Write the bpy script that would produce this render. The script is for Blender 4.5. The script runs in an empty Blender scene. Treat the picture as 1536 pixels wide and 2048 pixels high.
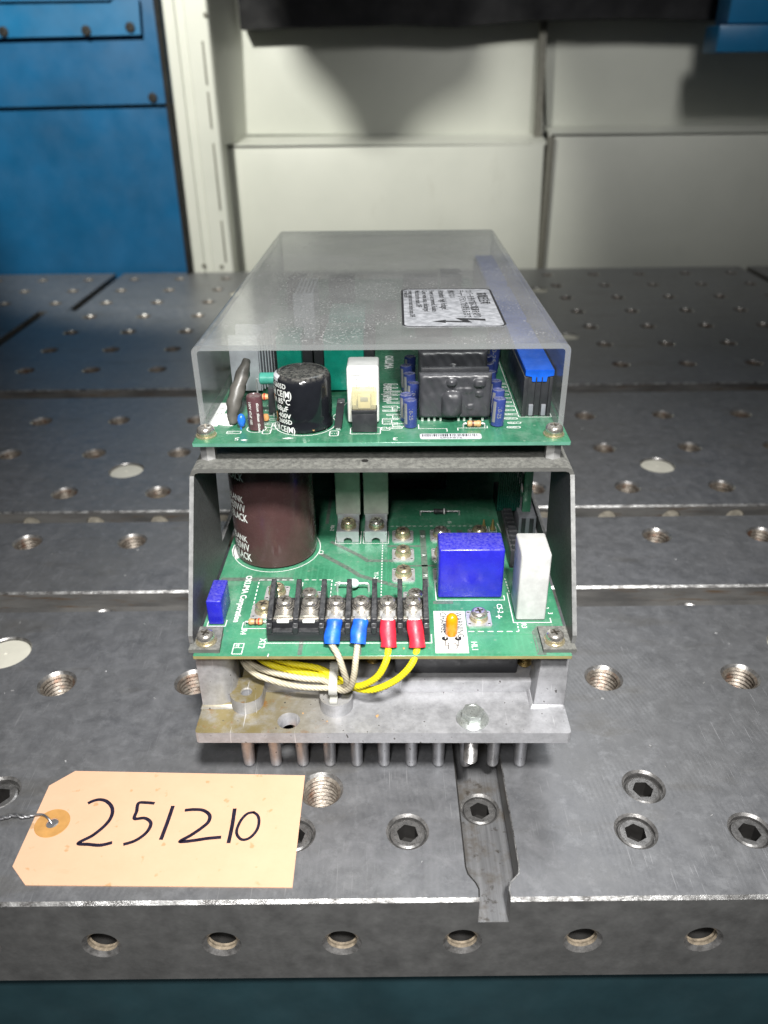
import bpy, bmesh, math, random
from mathutils import Vector, Matrix
from mathutils.geometry import delaunay_2d_cdt

random.seed(7)
S = 0.001                      # everything below is written in millimetres
R = math.radians
scene = bpy.context.scene
col = scene.collection

# ------------------------------------------------------------------ camera
TH, RHO, YAW, HC, FPX = 0.510536, 0.0118938, -0.00210896, 251.9, 1569.2
cd = bpy.data.cameras.new("camera")
cam = bpy.data.objects.new("camera", cd)
col.objects.link(cam)
scene.camera = cam
cd.sensor_fit = 'VERTICAL'
cd.sensor_height = 36.0
cd.sensor_width = 27.0
cd.lens = FPX / 2048 * 36.0
cd.clip_start = 0.01
cd.clip_end = 50
right = Vector((math.cos(YAW), -math.sin(YAW), 0))
fwd_h = Vector((math.sin(YAW), math.cos(YAW), 0))
fwd = fwd_h * math.cos(TH) - Vector((0, 0, 1)) * math.sin(TH)
up = fwd_h * math.sin(TH) + Vector((0, 0, 1)) * math.cos(TH)
cx_ = right * math.cos(RHO) - up * math.sin(RHO)
cy_ = right * math.sin(RHO) + up * math.cos(RHO)
mw = Matrix((cx_, cy_, -fwd)).transposed().to_4x4()
mw.translation = Vector((0, 0, HC * S))
cam.matrix_world = mw
cd.dof.use_dof = True
cd.dof.focus_distance = 0.312
cd.dof.aperture_fstop = cd.lens / 2.6

# ------------------------------------------------------------------ world, lamps, exposure
world = bpy.data.worlds.new("World")
scene.world = world
world.use_nodes = True
bg = world.node_tree.nodes['Background']
bg.inputs[0].default_value = (0.80, 0.86, 0.95, 1)
bg.inputs[1].default_value = 0.035


def area(name, loc, target, size, power, color, size_y=None, spread=180):
    ld = bpy.data.lights.new(name, 'AREA')
    ld.shape = 'RECTANGLE'
    ld.size = size * S
    ld.size_y = (size_y or size) * S
    ld.energy = power
    ld.color = color
    ld.spread = R(spread)
    o = bpy.data.objects.new(name, ld)
    col.objects.link(o)
    o.location = Vector(loc) * S
    d = Vector(target) - Vector(loc)
    o.rotation_euler = d.to_track_quat('-Z', 'Y').to_euler()
    return o


def spot(name, loc, target, angle, blend, radius, power, color):
    ld = bpy.data.lights.new(name, 'SPOT')
    ld.spot_size = R(angle)
    ld.spot_blend = blend
    ld.shadow_soft_size = radius * S
    ld.energy = power
    ld.color = color
    o = bpy.data.objects.new(name, ld)
    col.objects.link(o)
    o.location = Vector(loc) * S
    o.rotation_euler = (Vector(target) - Vector(loc)).to_track_quat('-Z', 'Y').to_euler()
    return o


area("work_lamp", (62, -125, 600), (0, 232, 30), 62, 1.3, (1.0, 0.985, 0.96), spread=66)
area("work_lamp_low", (-45, -130, 420), (0, 275, 75), 60, 0.27, (1.0, 0.98, 0.96), spread=70)
spot("machine_lamp", (-350, 500, 650), (-210, 1230, 165), 56, .45, 27, 37.0, (1.0, 0.99, 0.90))
area("added_sheen_lamp", (130, 760, 800), (50, 230, 0), 330, 0.38, (0.96, 0.98, 1.0), size_y=420, spread=80)  # unseen overhead light added to give the front plate a sheen
area("right_wall_fill", (380, 420, 820), (330, 1240, 240), 160, 0.5, (1.0, 0.99, 0.95), spread=66)  # fill light added to lift the right side of the back wall

vs = scene.view_settings
vs.view_transform = 'Standard'
vs.look = 'None'
vs.exposure = 0.0
vs.gamma = 1.0
vs.use_curve_mapping = False
cy = scene.cycles
cy.use_denoising = True
cy.max_bounces = 10
cy.transparent_max_bounces = 24
cy.caustics_reflective = False
cy.caustics_refractive = False
cy.sample_clamp_indirect = 4.0

# ------------------------------------------------------------------ materials
MATS = {}


def srgb(r, g, b):
    f = lambda c: (c / 255 / 12.92) if c / 255 <= 0.04045 else ((c / 255 + 0.055) / 1.055) ** 2.4
    return (f(r), f(g), f(b))


class NT:
    def __init__(s, name):
        s.m = bpy.data.materials.new(name)
        s.m.use_nodes = True
        s.t = s.m.node_tree
        s.t.nodes.clear()
        s.out = s.n('ShaderNodeOutputMaterial')
        tc = s.n('ShaderNodeTexCoord')
        oi = s.n('ShaderNodeObjectInfo')
        off = s.n('ShaderNodeVectorMath', operation='SCALE')
        s.t.links.new(oi.outputs['Random'], off.inputs['Scale'])
        off.inputs[0].default_value = (3.1, 1.7, 2.3)
        ad = s.n('ShaderNodeVectorMath', operation='ADD')
        s.t.links.new(tc.outputs['Object'], ad.inputs[0])
        s.t.links.new(off.outputs[0], ad.inputs[1])
        s.obj = ad.outputs[0]
        s.raw = tc.outputs['Object']

    def n(s, typ, **kw):
        nd = s.t.nodes.new(typ)
        for k, v in kw.items():
            setattr(nd, k, v)
        return nd

    def put(s, sock, v):
        if hasattr(v, 'is_output'):
            s.t.links.new(v, sock)
        elif isinstance(v, (tuple, list)):
            sock.default_value = tuple(v) + ((1,) if len(v) == 3 and len(sock.default_value) == 4 else ())
        else:
            sock.default_value = v

    def noise(s, scale, detail=4, rough=.6, vec=None, dist=0):
        nd = s.n('ShaderNodeTexNoise')
        s.put(nd.inputs['Vector'], vec or s.obj)
        nd.inputs['Scale'].default_value = scale
        nd.inputs['Detail'].default_value = detail
        nd.inputs['Roughness'].default_value = rough
        nd.inputs['Distortion'].default_value = dist
        return nd.outputs['Fac']

    def mapv(s, scale=(1, 1, 1), rot=(0, 0, 0), loc=(0, 0, 0), vec=None):
        nd = s.n('ShaderNodeMapping')
        s.put(nd.inputs['Vector'], vec or s.obj)
        nd.inputs['Scale'].default_value = scale
        nd.inputs['Rotation'].default_value = rot
        nd.inputs['Location'].default_value = loc
        return nd.outputs[0]

    def ramp(s, fac, a, b, lo=0.0, hi=1.0):
        nd = s.n('ShaderNodeMapRange')
        nd.clamp = True
        s.put(nd.inputs[0], fac)
        nd.inputs[1].default_value = a
        nd.inputs[2].default_value = b
        nd.inputs[3].default_value = lo
        nd.inputs[4].default_value = hi
        return nd.outputs[0]

    def math(s, op, a, b=0.0):
        nd = s.n('ShaderNodeMath', operation=op)
        s.put(nd.inputs[0], a)
        s.put(nd.inputs[1], b)
        return nd.outputs[0]

    def mix(s, fac, a, b, mode='MIX'):
        nd = s.n('ShaderNodeMix', data_type='RGBA', blend_type=mode)
        s.put(nd.inputs[0], fac)
        s.put(nd.inputs[6], a)
        s.put(nd.inputs[7], b)
        return nd.outputs[2]

    def bump(s, h, strength=.2, dist=.001, prev=None):
        nd = s.n('ShaderNodeBump')
        nd.inputs['Strength'].default_value = strength
        nd.inputs['Distance'].default_value = dist
        s.put(nd.inputs['Height'], h)
        if prev:
            s.put(nd.inputs['Normal'], prev)
        return nd.outputs[0]

    def normal_z(s):
        g = s.n('ShaderNodeNewGeometry')
        sx = s.n('ShaderNodeSeparateXYZ')
        s.put(sx.inputs[0], g.outputs['Normal'])
        return sx.outputs[2]

    def pbsdf(s, color, rough=.5, metal=0.0, normal=None, spec=.5, coat=0.0, trans=0.0, alpha=1.0, sss=0.0):
        p = s.n('ShaderNodeBsdfPrincipled')
        s.put(p.inputs['Base Color'], color)
        s.put(p.inputs['Roughness'], rough)
        s.put(p.inputs['Metallic'], metal)
        s.put(p.inputs['Specular IOR Level'], spec)
        s.put(p.inputs['Coat Weight'], coat)
        s.put(p.inputs['Transmission Weight'], trans)
        s.put(p.inputs['Alpha'], alpha)
        if normal:
            s.put(p.inputs['Normal'], normal)
        return p.outputs[0]

    def done(s, sh):
        s.t.links.new(sh, s.out.inputs[0])
        MATS[s.m.name] = s.m
        return s.m


def simple(name, c, rough=.5, metal=0.0, var=.18, vs_=160, dust=0.0, bump=0.0, bs=900, spec=.5, coat=0.0, dustc=(.36, .34, .31), rv=.12):
    """a base colour with blotchy variation, fine relief and settled dust on faces that look up"""
    t = NT(name)
    n1 = t.noise(vs_, 5)
    c1 = tuple(max(0, x * (1 - var)) for x in c)
    c2 = tuple(min(1, x * (1 + var)) for x in c)
    colr = t.mix(t.ramp(n1, .3, .7), c1, c2)
    rr = t.ramp(t.noise(vs_ * 2.3, 3), .3, .7, max(.03, rough - rv), min(1, rough + rv))
    met = metal
    if dust > 0:
        nz = t.normal_z()
        d = t.math('MULTIPLY', t.ramp(nz, .35, .9), t.ramp(t.noise(vs_ * 4, 6, .75), .38, .72, 0.0, 1.0))
        d = t.math('MULTIPLY', d, dust)
        colr = t.mix(d, colr, dustc)
        rr = t.math('MAXIMUM', rr, t.math('MULTIPLY', d, 1.1))
        met = t.math('MULTIPLY', t.math('SUBTRACT', 1.0, d), metal)
    nrm = t.bump(t.noise(bs, 4), bump, .0004) if bump else None
    return t.done(t.pbsdf(colr, rr, met, nrm, spec, coat))


def make_table_steel():
    t = NT("table_steel")
    big = t.noise(9, 5, .6)
    mot = t.noise(110, 8, .74, dist=.4)
    fine = t.noise(420, 6, .7)
    c = t.mix(t.ramp(mot, .34, .66), (.168, .173, .185), (.268, .273, .288))
    c = t.mix(t.ramp(big, .42, .68, 0, .6), c, (.205, .205, .203), 'MIX')
    c = t.mix(t.ramp(t.noise(150, 7, .75), .52, .66, 0, .5), c, (.34, .345, .358))
    c = t.mix(t.ramp(fine, .56, .75, 0, .55), c, (.27, .27, .275))
    # milling arcs
    w = t.n('ShaderNodeTexWave', wave_type='RINGS', rings_direction='Z')
    t.put(w.inputs['Vector'], t.mapv((1, 1, 0), loc=(.17, -.19, 0), vec=t.raw))
    w.inputs['Scale'].default_value = 150
    w.inputs['Distortion'].default_value = 3.5
    w.inputs['Detail'].default_value = 3
    w.inputs['Detail Scale'].default_value = 12
    arcs = t.math('MULTIPLY', w.outputs['Fac'], t.ramp(t.noise(14, 3), .46, .62))
    c = t.mix(t.math('MULTIPLY', arcs, .15), c, (.34, .34, .345))
    # scratches
    scr = None
    for a, sx, th in ((.35, 26, .70), (-.9, 34, .685), (1.5, 60, .70), (2.6, 40, .69), (.9, 70, .69)):
        v = t.mapv((sx * 28, sx * .9, 1), rot=(0, 0, a), vec=t.raw)
        q = t.ramp(t.noise(1.0, 2, .5, vec=v), th, th + .03)
        scr = q if scr is None else t.math('MAXIMUM', scr, q)
    scr = t.math('MULTIPLY', scr, t.ramp(t.noise(32, 3), .48, .64))
    c = t.mix(t.math('MULTIPLY', scr, .42), c, (.50, .50, .51))
    # oil stains, brownish
    st = t.ramp(t.noise(30, 5, .6, vec=t.mapv((.5, 1.6, 1))), .57, .74, 0, .45)
    c = t.mix(st, c, (.13, .115, .085))
    rr = t.ramp(mot, .3, .7, .34, .50)
    h = t.math('ADD', t.math('MULTIPLY', arcs, .35), t.math('MULTIPLY', fine, .45))
    h = t.math('SUBTRACT', h, t.math('MULTIPLY', scr, .6))
    return t.done(t.pbsdf(c, rr, .55, t.bump(h, .22, .0003), .5))


def make_worn():
    t = NT("worn_edge")
    n = t.noise(150, 8, .8)
    c = t.mix(t.ramp(n, .40, .60), (.16, .155, .15), (.78, .78, .77))
    return t.done(t.pbsdf(c, .32, .85, t.bump(n, .5, .0006)))


def make_lip():
    t = NT("hole_lip")
    n = t.noise(300, 5, .7)
    c = t.mix(t.ramp(n, .35, .65), (.18, .175, .17), (.46, .45, .44))
    return t.done(t.pbsdf(c, .34, .75, t.bump(n, .3, .0005)))


def make_slot_wall():
    t = NT("slot_wall_steel")
    n = t.noise(18, 5, .6, vec=t.mapv((1, 1, 6)))
    c = t.mix(t.ramp(n, .38, .62), (.13, .128, .125), (.25, .245, .235))
    r = t.ramp(t.noise(30, 5, .7, vec=t.mapv((1, 1, 9))), .55, .68, 0, .8)
    c = t.mix(r, c, (.16, .095, .045))
    return t.done(t.pbsdf(c, .42, .4, t.bump(n, .1)))


def make_slot_floor():
    t = NT("polished_steel")
    st = t.noise(1.0, 5, .65, vec=t.mapv((420, 14, 40), vec=t.raw))
    bl = t.noise(85, 5, .65)
    c = t.mix(t.ramp(st, .35, .65), (.17, .172, .178), (.30, .302, .31))
    c = t.mix(t.ramp(bl, .50, .66, 0, .75), c, (.13, .11, .085))
    c = t.mix(t.ramp(t.noise(260, 4), .60, .70, 0, .8), c, (.07, .06, .05))
    return t.done(t.pbsdf(c, t.ramp(bl, .3, .7, .28, .5), .55, t.bump(st, .3, .0004)))


def make_thread():
    t = NT("threaded_steel")
    n = t.noise(330, 5, .7)
    c = t.mix(t.ramp(n, .36, .64), (.13, .105, .085), (.36, .32, .27))
    c = t.mix(t.ramp(t.noise(130, 4), .52, .68, 0, .9), c, (.16, .075, .04))
    return t.done(t.pbsdf(c, .45, .55, t.bump(n, .3)))


def make_board(name, base, light, dark):
    t = NT(name)
    big = t.noise(55, 3, .5)
    fine = t.noise(900, 5, .7)
    c = t.mix(t.ramp(big, .38, .62), base, light)
    c = t.mix(t.ramp(fine, .5, .75, 0, .35), c, tuple(x * 1.6 for x in light))
    c = t.mix(t.ramp(t.noise(120, 6, .75), .55, .75, 0, .5), c, dark)
    w = t.n('ShaderNodeTexWave', wave_type='BANDS', bands_direction='X')
    t.put(w.inputs['Vector'], t.raw)
    w.inputs['Scale'].default_value = 130
    tracks = t.math('MULTIPLY', t.ramp(w.outputs['Fac'], .72, .85, 0, .16), t.ramp(t.noise(38, 2, .4), .52, .55))
    c = t.mix(tracks, c, tuple(x * 1.5 for x in light))
    vo = t.n('ShaderNodeTexVoronoi')
    t.put(vo.inputs['Vector'], t.raw)
    vo.inputs['Scale'].default_value = 210
    c = t.mix(t.ramp(vo.outputs['Distance'], .10, .13, .55, 0), c, (.20, .30, .22))
    # settled dust
    d = t.math('MULTIPLY', t.ramp(t.noise(75, 7, .78), .5, .72, 0, .45), t.ramp(t.normal_z(), .4, .9))
    c = t.mix(d, c, (.26, .34, .28))
    rr = t.ramp(t.noise(60, 4), .35, .65, .16, .34)
    return t.done(t.pbsdf(c, rr, 0, t.bump(t.noise(500, 3), .08, .0003), .5))


def make_aluminium():
    t = NT("cast_aluminium")
    n = t.noise(260, 6, .7)
    c = t.mix(t.ramp(n, .34, .66), (.31, .312, .325), (.46, .462, .48))
    sx = t.n('ShaderNodeSeparateXYZ')
    t.put(sx.inputs[0], t.raw)
    left = t.ramp(sx.outputs[0], -.012, -.048, 0, 1)
    top = t.ramp(t.normal_z(), .3, .9)
    stain = t.math('MULTIPLY', t.math('MULTIPLY', left, top), t.ramp(t.noise(95, 6, .7), .22, .50))
    c = t.mix(t.math('MULTIPLY', stain, .88), c, (.24, .185, .055))
    rust = t.math('MULTIPLY', t.math('MULTIPLY', left, top), t.ramp(t.noise(140, 5, .7), .58, .68))
    c = t.mix(t.math('MULTIPLY', rust, .8), c, (.30, .13, .03))
    spots = t.ramp(t.noise(520, 2, .4), .70, .74, 0, .9)
    c = t.mix(spots, c, (.06, .055, .05))
    v = t.mapv((700, 30, 30), rot=(0, 0, .7), vec=t.raw)
    scr = t.ramp(t.noise(1.0, 2, .5, vec=v), .69, .72, 0, .5)
    c = t.mix(scr, c, (.75, .75, .76))
    return t.done(t.pbsdf(c, t.ramp(n, .3, .7, .36, .52), .45, t.bump(n, .18, .0004), .5))


def make_acrylic():
    t = NT("dusty_acrylic")
    nz = t.ramp(t.normal_z(), .35, .85)
    film = t.ramp(t.noise(22, 6, .65), .28, .75, .14, .38)
    grain = t.math('MAXIMUM', t.math('MULTIPLY', t.ramp(t.noise(1000, 3, .6), .575, .65, 0, .75), t.ramp(t.noise(26, 4), .38, .60)), t.ramp(t.noise(420, 3, .6), .69, .72, 0, .7))
    v = t.mapv((500, 130, 200), rot=(0, 0, .5))
    fib = t.ramp(t.noise(1.0, 3, .6, vec=v), .69, .73, 0, .5)
    streak = t.ramp(t.noise(1.0, 2, .5, vec=t.mapv((300, 22, 60), rot=(0, 0, -.9))), .70, .74, 0, .35)
    d = t.math('MAXIMUM', t.math('MAXIMUM', film, grain), t.math('MAXIMUM', fib, streak))
    d = t.math('MULTIPLY', d, t.ramp(nz, 0, 1, .22, 1.0))
    tr = t.n('ShaderNodeBsdfTransparent')
    t.put(tr.inputs[0], (.93, .945, .945))
    df = t.n('ShaderNodeBsdfDiffuse')
    t.put(df.inputs[0], (.74, .74, .735))
    tl = t.n('ShaderNodeBsdfTranslucent')
    t.put(tl.inputs[0], (.5, .5, .5))
    m0 = t.n('ShaderNodeMixShader')
    m0.inputs[0].default_value = .35
    t.put(m0.inputs[1], df.outputs[0])
    t.put(m0.inputs[2], tl.outputs[0])
    m1 = t.n('ShaderNodeMixShader')
    t.put(m1.inputs[0], d)
    t.put(m1.inputs[1], tr.outputs[0])
    t.put(m1.inputs[2], m0.outputs[0])
    gl = t.n('ShaderNodeBsdfGlossy')
    t.put(gl.inputs['Color'], (.9, .9, .9))
    t.put(gl.inputs['Roughness'], .16)
    fr = t.n('ShaderNodeFresnel')
    fr.inputs[0].default_value = 1.49
    m2 = t.n('ShaderNodeMixShader')
    t.put(m2.inputs[0], t.math('MULTIPLY', fr.outputs[0], .5))
    t.put(m2.inputs[1], m1.outputs[0])
    t.put(m2.inputs[2], gl.outputs[0])
    return t.done(m2.outputs[0])


def make_clear(name, tint, fac=.25):
    t = NT(name)
    tr = t.n('ShaderNodeBsdfTransparent')
    t.put(tr.inputs[0], tint)
    p = t.pbsdf(tint, .22)
    m = t.n('ShaderNodeMixShader')
    m.inputs[0].default_value = fac
    t.put(m.inputs[1], tr.outputs[0])
    t.put(m.inputs[2], p)
    return t.done(m.outputs[0])


def make_paper():
    t = NT("manila_card")
    n = t.noise(60, 6, .7)
    c = t.mix(t.ramp(n, .35, .7), (.70, .44, .29), (.67, .41, .265))
    c = t.mix(t.ramp(t.noise(14, 5, .6), .45, .75, 0, .18), c, (.62, .37, .22))
    c = t.mix(t.ramp(t.noise(1.0, 4, .7, vec=t.mapv((60, 160, 1), rot=(0, 0, .5))), .64, .74, 0, .3), c, (.50, .30, .17))
    sp = t.ramp(t.noise(190, 3, .5), .67, .72, 0, .7)
    c = t.mix(sp, c, (.45, .27, .12))
    return t.done(t.pbsdf(c, .75, 0, t.bump(t.noise(700, 4), .06), .25))


def make_wire_braid(name, c, c2):
    t = NT(name)
    w = t.n('ShaderNodeTexWave', wave_type='BANDS', bands_direction='DIAGONAL')
    t.put(w.inputs['Vector'], t.raw)
    w.inputs['Scale'].default_value = 420
    w.inputs['Distortion'].default_value = .5
    cc = t.mix(t.ramp(w.outputs['Fac'], .2, .8), c, c2)
    cc = t.mix(t.ramp(t.noise(130, 5), .52, .72, 0, .45), cc, tuple(x * .55 for x in c))
    return t.done(t.pbsdf(cc, .55, 0, t.bump(w.outputs['Fac'], .35, .0004), .4))


def make_sticker():
    t = NT("foil_label")
    n = t.noise(300, 5, .65)
    c = t.mix(t.ramp(n, .36, .64), (.26, .27, .29), (.46, .47, .50))
    return t.done(t.pbsdf(c, .5, .1, t.bump(t.noise(330, 3), .5, .0008)))


def make_wall_paint():
    t = NT("cream_enamel")
    c = t.mix(t.ramp(t.noise(6, 5), .35, .7), (.60, .615, .56), (.68, .69, .63))
    c = t.mix(t.ramp(t.noise(20, 7, .75, vec=t.mapv((1, 1, .3))), .60, .78, 0, .4), c, (.40, .39, .33))
    return t.done(t.pbsdf(c, .38, 0, t.bump(t.noise(40, 3), .03), .5))


make_table_steel(); make_worn(); make_lip(); make_slot_wall(); make_thread(); make_aluminium(); make_acrylic()
make_paper(); make_sticker(); make_wall_paint()
make_board("board_green", (.038, .185, .100), (.070, .265, .152), (.026, .138, .074))
make_board("board_green_dark", (.026, .135, .074), (.048, .195, .110), (.018, .095, .056))
make_clear("clear_lens", (.90, .87, .70), .2)
make_clear("nylon", (.74, .74, .70), .48)
make_wire_braid("wire_cream", (.40, .36, .26), (.56, .51, .39))
make_wire_braid("wire_yellow", (.72, .60, .01), (.86, .76, .02))
simple("trace_gap", (.075, .125, .095), .4, dust=.4)
simple("pour_edge", (.05, .27, .13), .35)
simple("board_edge", (.26, .23, .10), .5)
simple("board_edge_green", (.10, .26, .19), .3)
simple("silk_white", (.74, .76, .73), .6, var=.1)
simple("print_black", (.012, .012, .014), .5)
simple("print_grey", (.24, .25, .26), .5)
simple("ink", (.018, .014, .030), .35, var=.4, vs_=500)
simple("bracket_paint", (.105, .105, .098), .62, dust=.75, bump=.35, bs=1500, dustc=(.30, .30, .27))
simple("bracket_inner", (.085, .088, .088), .5, dust=.3, bump=.3, bs=1500, var=.35, vs_=900)
simple("bracket_edge", (.17, .172, .17), .5, .2, var=.3, vs_=300)
simple("galvanised", (.52, .53, .55), .38, .6, bump=.1)
simple("nickel", (.70, .665, .60), .26, .9, var=.12, vs_=500, dust=.25)
simple("zinc_yellow", (.66, .58, .38), .30, .85, var=.2, vs_=420, dust=.25)
simple("zinc_bright", (.50, .53, .51), .34, .75, var=.15, vs_=500, dust=.1)
simple("tinned", (.60, .60, .60), .38, .6, dust=.35)
simple("brass", (.55, .40, .16), .35, .8)
simple("black_plastic", (.022, .023, .026), .42, dust=.42, dustc=(.16, .16, .16), bump=.1)
simple("black_gloss", (.010, .011, .014), .16, dust=.62, vs_=190, dustc=(.25, .24, .21), coat=.3)
simple("potting_black", (.040, .041, .046), .38, dust=.3, bump=.12, bs=300, dustc=(.15, .15, .16))
simple("brown_sleeve", (.066, .034, .033), .26, dust=.1, coat=.15, var=.1)
simple("brown_sleeve_small", (.085, .040, .045), .28, dust=.4)
simple("grey_blob", (.10, .095, .085), .42, bump=.4, bs=260)
simple("white_ceramic", (.50, .505, .495), .55, dust=.45, bump=.1, dustc=(.42, .41, .38))
simple("pale_slab", (.40, .44, .37), .5, dust=.2)
simple("white_plastic", (.72, .72, .70), .42, dust=.3, dustc=(.5, .5, .48))
simple("white_paste", (.75, .75, .72), .6, bump=.5, bs=180)
simple("plug_white", (.70, .68, .58), .45, var=.1, vs_=60)
simple("blue_box", (.020, .020, .42), .26, dust=.9, vs_=210, dustc=(.13, .12, .42), var=.12, bump=.05)
simple("blue_sleeve", (.012, .115, .62), .45, var=.42, vs_=220, bump=.35, bs=400)
simple("red_sleeve", (.66, .022, .045), .45, var=.2, vs_=220, bump=.35, bs=400)
simple("blue_latch", (.008, .115, .66), .42, dust=.35, dustc=(.10, .20, .55))
simple("blue_bead", (.02, .15, .62), .25)
simple("blue_can", (.026, .042, .165), .25, dust=.55, coat=.2)
simple("can_stripe", (.20, .20, .20), .4)
simple("teal_bobbin", (.008, .24, .17), .25, dust=.2)
simple("mint_part", (.10, .50, .39), .35)
simple("amber", (.80, .26, .006), .22, var=.1)
simple("tan_resistor", (.50, .29, .13), .42)
simple("resistor_band", (.10, .035, .02), .45)
simple("red_band", (.55, .05, .02), .45)
simple("orange_part", (.55, .27, .10), .45)
simple("heat_aluminium", (.60, .62, .66), .42, .25, bump=.12, vs_=120)
simple("connector_grey", (.17, .18, .20), .45, dust=.3)
simple("ribbon_green", (.005, .055, .038), .3)
simple("label_white", (.62, .62, .58), .55, var=.1, vs_=350)
simple("barcode_paper", (.50, .51, .54), .5, var=.08)
simple("ring_tan", (.50, .26, .075), .7)
simple("iron_wire", (.30, .30, .31), .35, .8)
simple("recess", (.16, .145, .12), .4, .7)
make_slot_floor()
simple("front_face_steel", (.145, .145, .143), .48, .4, var=.22, vs_=120, bump=.15, bs=700)  # darker steel tone for the front plate's vertical face
simple("tan_insert", (.50, .46, .32), .4)
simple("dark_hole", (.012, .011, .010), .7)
simple("dirt_pale", (.36, .33, .27), .7, var=.4, vs_=200, bump=.6, bs=500)
simple("dirt_plug", (.22, .18, .13), .85, var=.5, vs_=420, bump=.9, bs=500)
simple("socket_steel", (.27, .265, .26), .32, .75, var=.3, vs_=350, bump=.1)
simple("body_teal", (.020, .050, .060), .45, var=.25, vs_=22)
simple("machine_blue", (.008, .100, .235), .42, var=.22, vs_=9, bump=.04, bs=60)
simple("machine_blue_light", (.010, .140, .310), .42, var=.2, vs_=9, bump=.04, bs=60)
simple("black_bellows", (.004, .004, .006), .8, var=.4, vs_=12)
make_clear("acrylic_edge", (.60, .62, .62), .26)
simple("seam_dark", (.16, .155, .13), .6)  # dark grey-brown of the seam strip, ribs and rivets
simple("glass_bead", (.55, .68, .66), .15)


# ------------------------------------------------------------------ mesh builder
class MB:
    def __init__(s):
        s.bm = bmesh.new()

    def face(s, pts, mi=0):
        f = s.bm.faces.new([s.bm.verts.new(p) for p in pts])
        f.material_index = mi
        return f

    def box(s, x0, x1, y0, y1, z0, z1, bev=0.0, mi=0, seg=2):
        v = [s.bm.verts.new(p) for p in ((x0, y0, z0), (x1, y0, z0), (x1, y1, z0), (x0, y1, z0), (x0, y0, z1), (x1, y0, z1), (x1, y1, z1), (x0, y1, z1))]
        fs = [s.bm.faces.new([v[i] for i in q]) for q in ((3, 2, 1, 0), (4, 5, 6, 7), (0, 1, 5, 4), (1, 2, 6, 5), (2, 3, 7, 6), (3, 0, 4, 7))]
        for f in fs:
            f.material_index = mi
        if bev > 0:
            es = list({e for f in fs for e in f.edges})
            bmesh.ops.bevel(s.bm, geom=es, offset=bev, segments=seg, affect='EDGES', profile=.5, clamp_overlap=True)
        return s

    def frustum(s, b, t, z0, z1, bev=0.0, mi=0):
        """b, t: (x0, x1, y0, y1) of the bottom and the top"""
        v = [s.bm.verts.new(p) for p in ((b[0], b[2], z0), (b[1], b[2], z0), (b[1], b[3], z0), (b[0], b[3], z0), (t[0], t[2], z1), (t[1], t[2], z1), (t[1], t[3], z1), (t[0], t[3], z1))]
        fs = [s.bm.faces.new([v[i] for i in q]) for q in ((3, 2, 1, 0), (4, 5, 6, 7), (0, 1, 5, 4), (1, 2, 6, 5), (2, 3, 7, 6), (3, 0, 4, 7))]
        for f in fs:
            f.material_index = mi
        if bev > 0:
            bmesh.ops.bevel(s.bm, geom=list({e for f in fs for e in f.edges}), offset=bev, segments=2, affect='EDGES', profile=.5, clamp_overlap=True)
        return s

    def lathe(s, prof, c=(0, 0, 0), seg=24, mi=0, mat=None, wob=None, mis=None):
        """prof: [(r, z), ...] from one end to the other; mat: optional Matrix applied to each point"""
        rings = []
        for (r, z) in prof:
            if r <= 1e-6:
                p = Vector((0, 0, z))
                if mat:
                    p = mat @ p
                rings.append([s.bm.verts.new(p + Vector(c))])
            else:
                ring = []
                for k in range(seg):
                    a = 2 * math.pi * k / seg
                    rr = r * (wob(a, z) if wob else 1)
                    p = Vector((rr * math.cos(a), rr * math.sin(a), z))
                    if mat:
                        p = mat @ p
                    ring.append(s.bm.verts.new(p + Vector(c)))
                rings.append(ring)
        for q in range(len(rings) - 1):
            a, b = rings[q], rings[q + 1]
            m_ = mis[q] if mis else mi
            for k in range(seg):
                k2 = (k + 1) % seg
                if len(a) == 1 and len(b) == 1:
                    continue
                if len(a) == 1:
                    f = s.bm.faces.new((a[0], b[k2], b[k]))
                elif len(b) == 1:
                    f = s.bm.faces.new((a[k], a[k2], b[0]))
                else:
                    f = s.bm.faces.new((a[k], a[k2], b[k2], b[k]))
                f.material_index = m_
        return s

    def prism(s, poly, plane, a, b, mi=0, cap_mi=None):
        def P(p, w):
            return {'xy': (p[0], p[1], w), 'yz': (w, p[0], p[1]), 'xz': (p[0], w, p[1])}[plane]
        A = [s.bm.verts.new(P(p, a)) for p in poly]
        B = [s.bm.verts.new(P(p, b)) for p in poly]
        n = len(poly)
        for k in range(n):
            f = s.bm.faces.new((A[k], A[(k + 1) % n], B[(k + 1) % n], B[k]))
            f.material_index = mi
        for L in (A[::-1], B):
            f = s.bm.faces.new(L)
            f.material_index = mi if cap_mi is None else cap_mi
        return s

    def tube(s, pts, r, seg=8, mi=0, cap=True):
        pts = [Vector(p) for p in pts]
        n = len(pts)
        ref = Vector((.13, .31, .94)).normalized()
        rings = []
        for i, p in enumerate(pts):
            t = (pts[min(i + 1, n - 1)] - pts[max(i - 1, 0)]).normalized()
            u = (ref - t * ref.dot(t))
            if u.length < 1e-4:
                u = Vector((1, 0, 0)) - t * t.x
            u.normalize()
            ref = u
            w = t.cross(u)
            rr = r[i] if isinstance(r, (list, tuple)) else r
            rings.append([s.bm.verts.new(p + (u * math.cos(2 * math.pi * k / seg) + w * math.sin(2 * math.pi * k / seg)) * rr) for k in range(seg)])
        for i in range(n - 1):
            for k in range(seg):
                f = s.bm.faces.new((rings[i][k], rings[i][(k + 1) % seg], rings[i + 1][(k + 1) % seg], rings[i + 1][k]))
                f.material_index = mi
        if cap:
            for L in (rings[0][::-1], rings[-1]):
                s.bm.faces.new(L).material_index = mi
        return s

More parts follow.
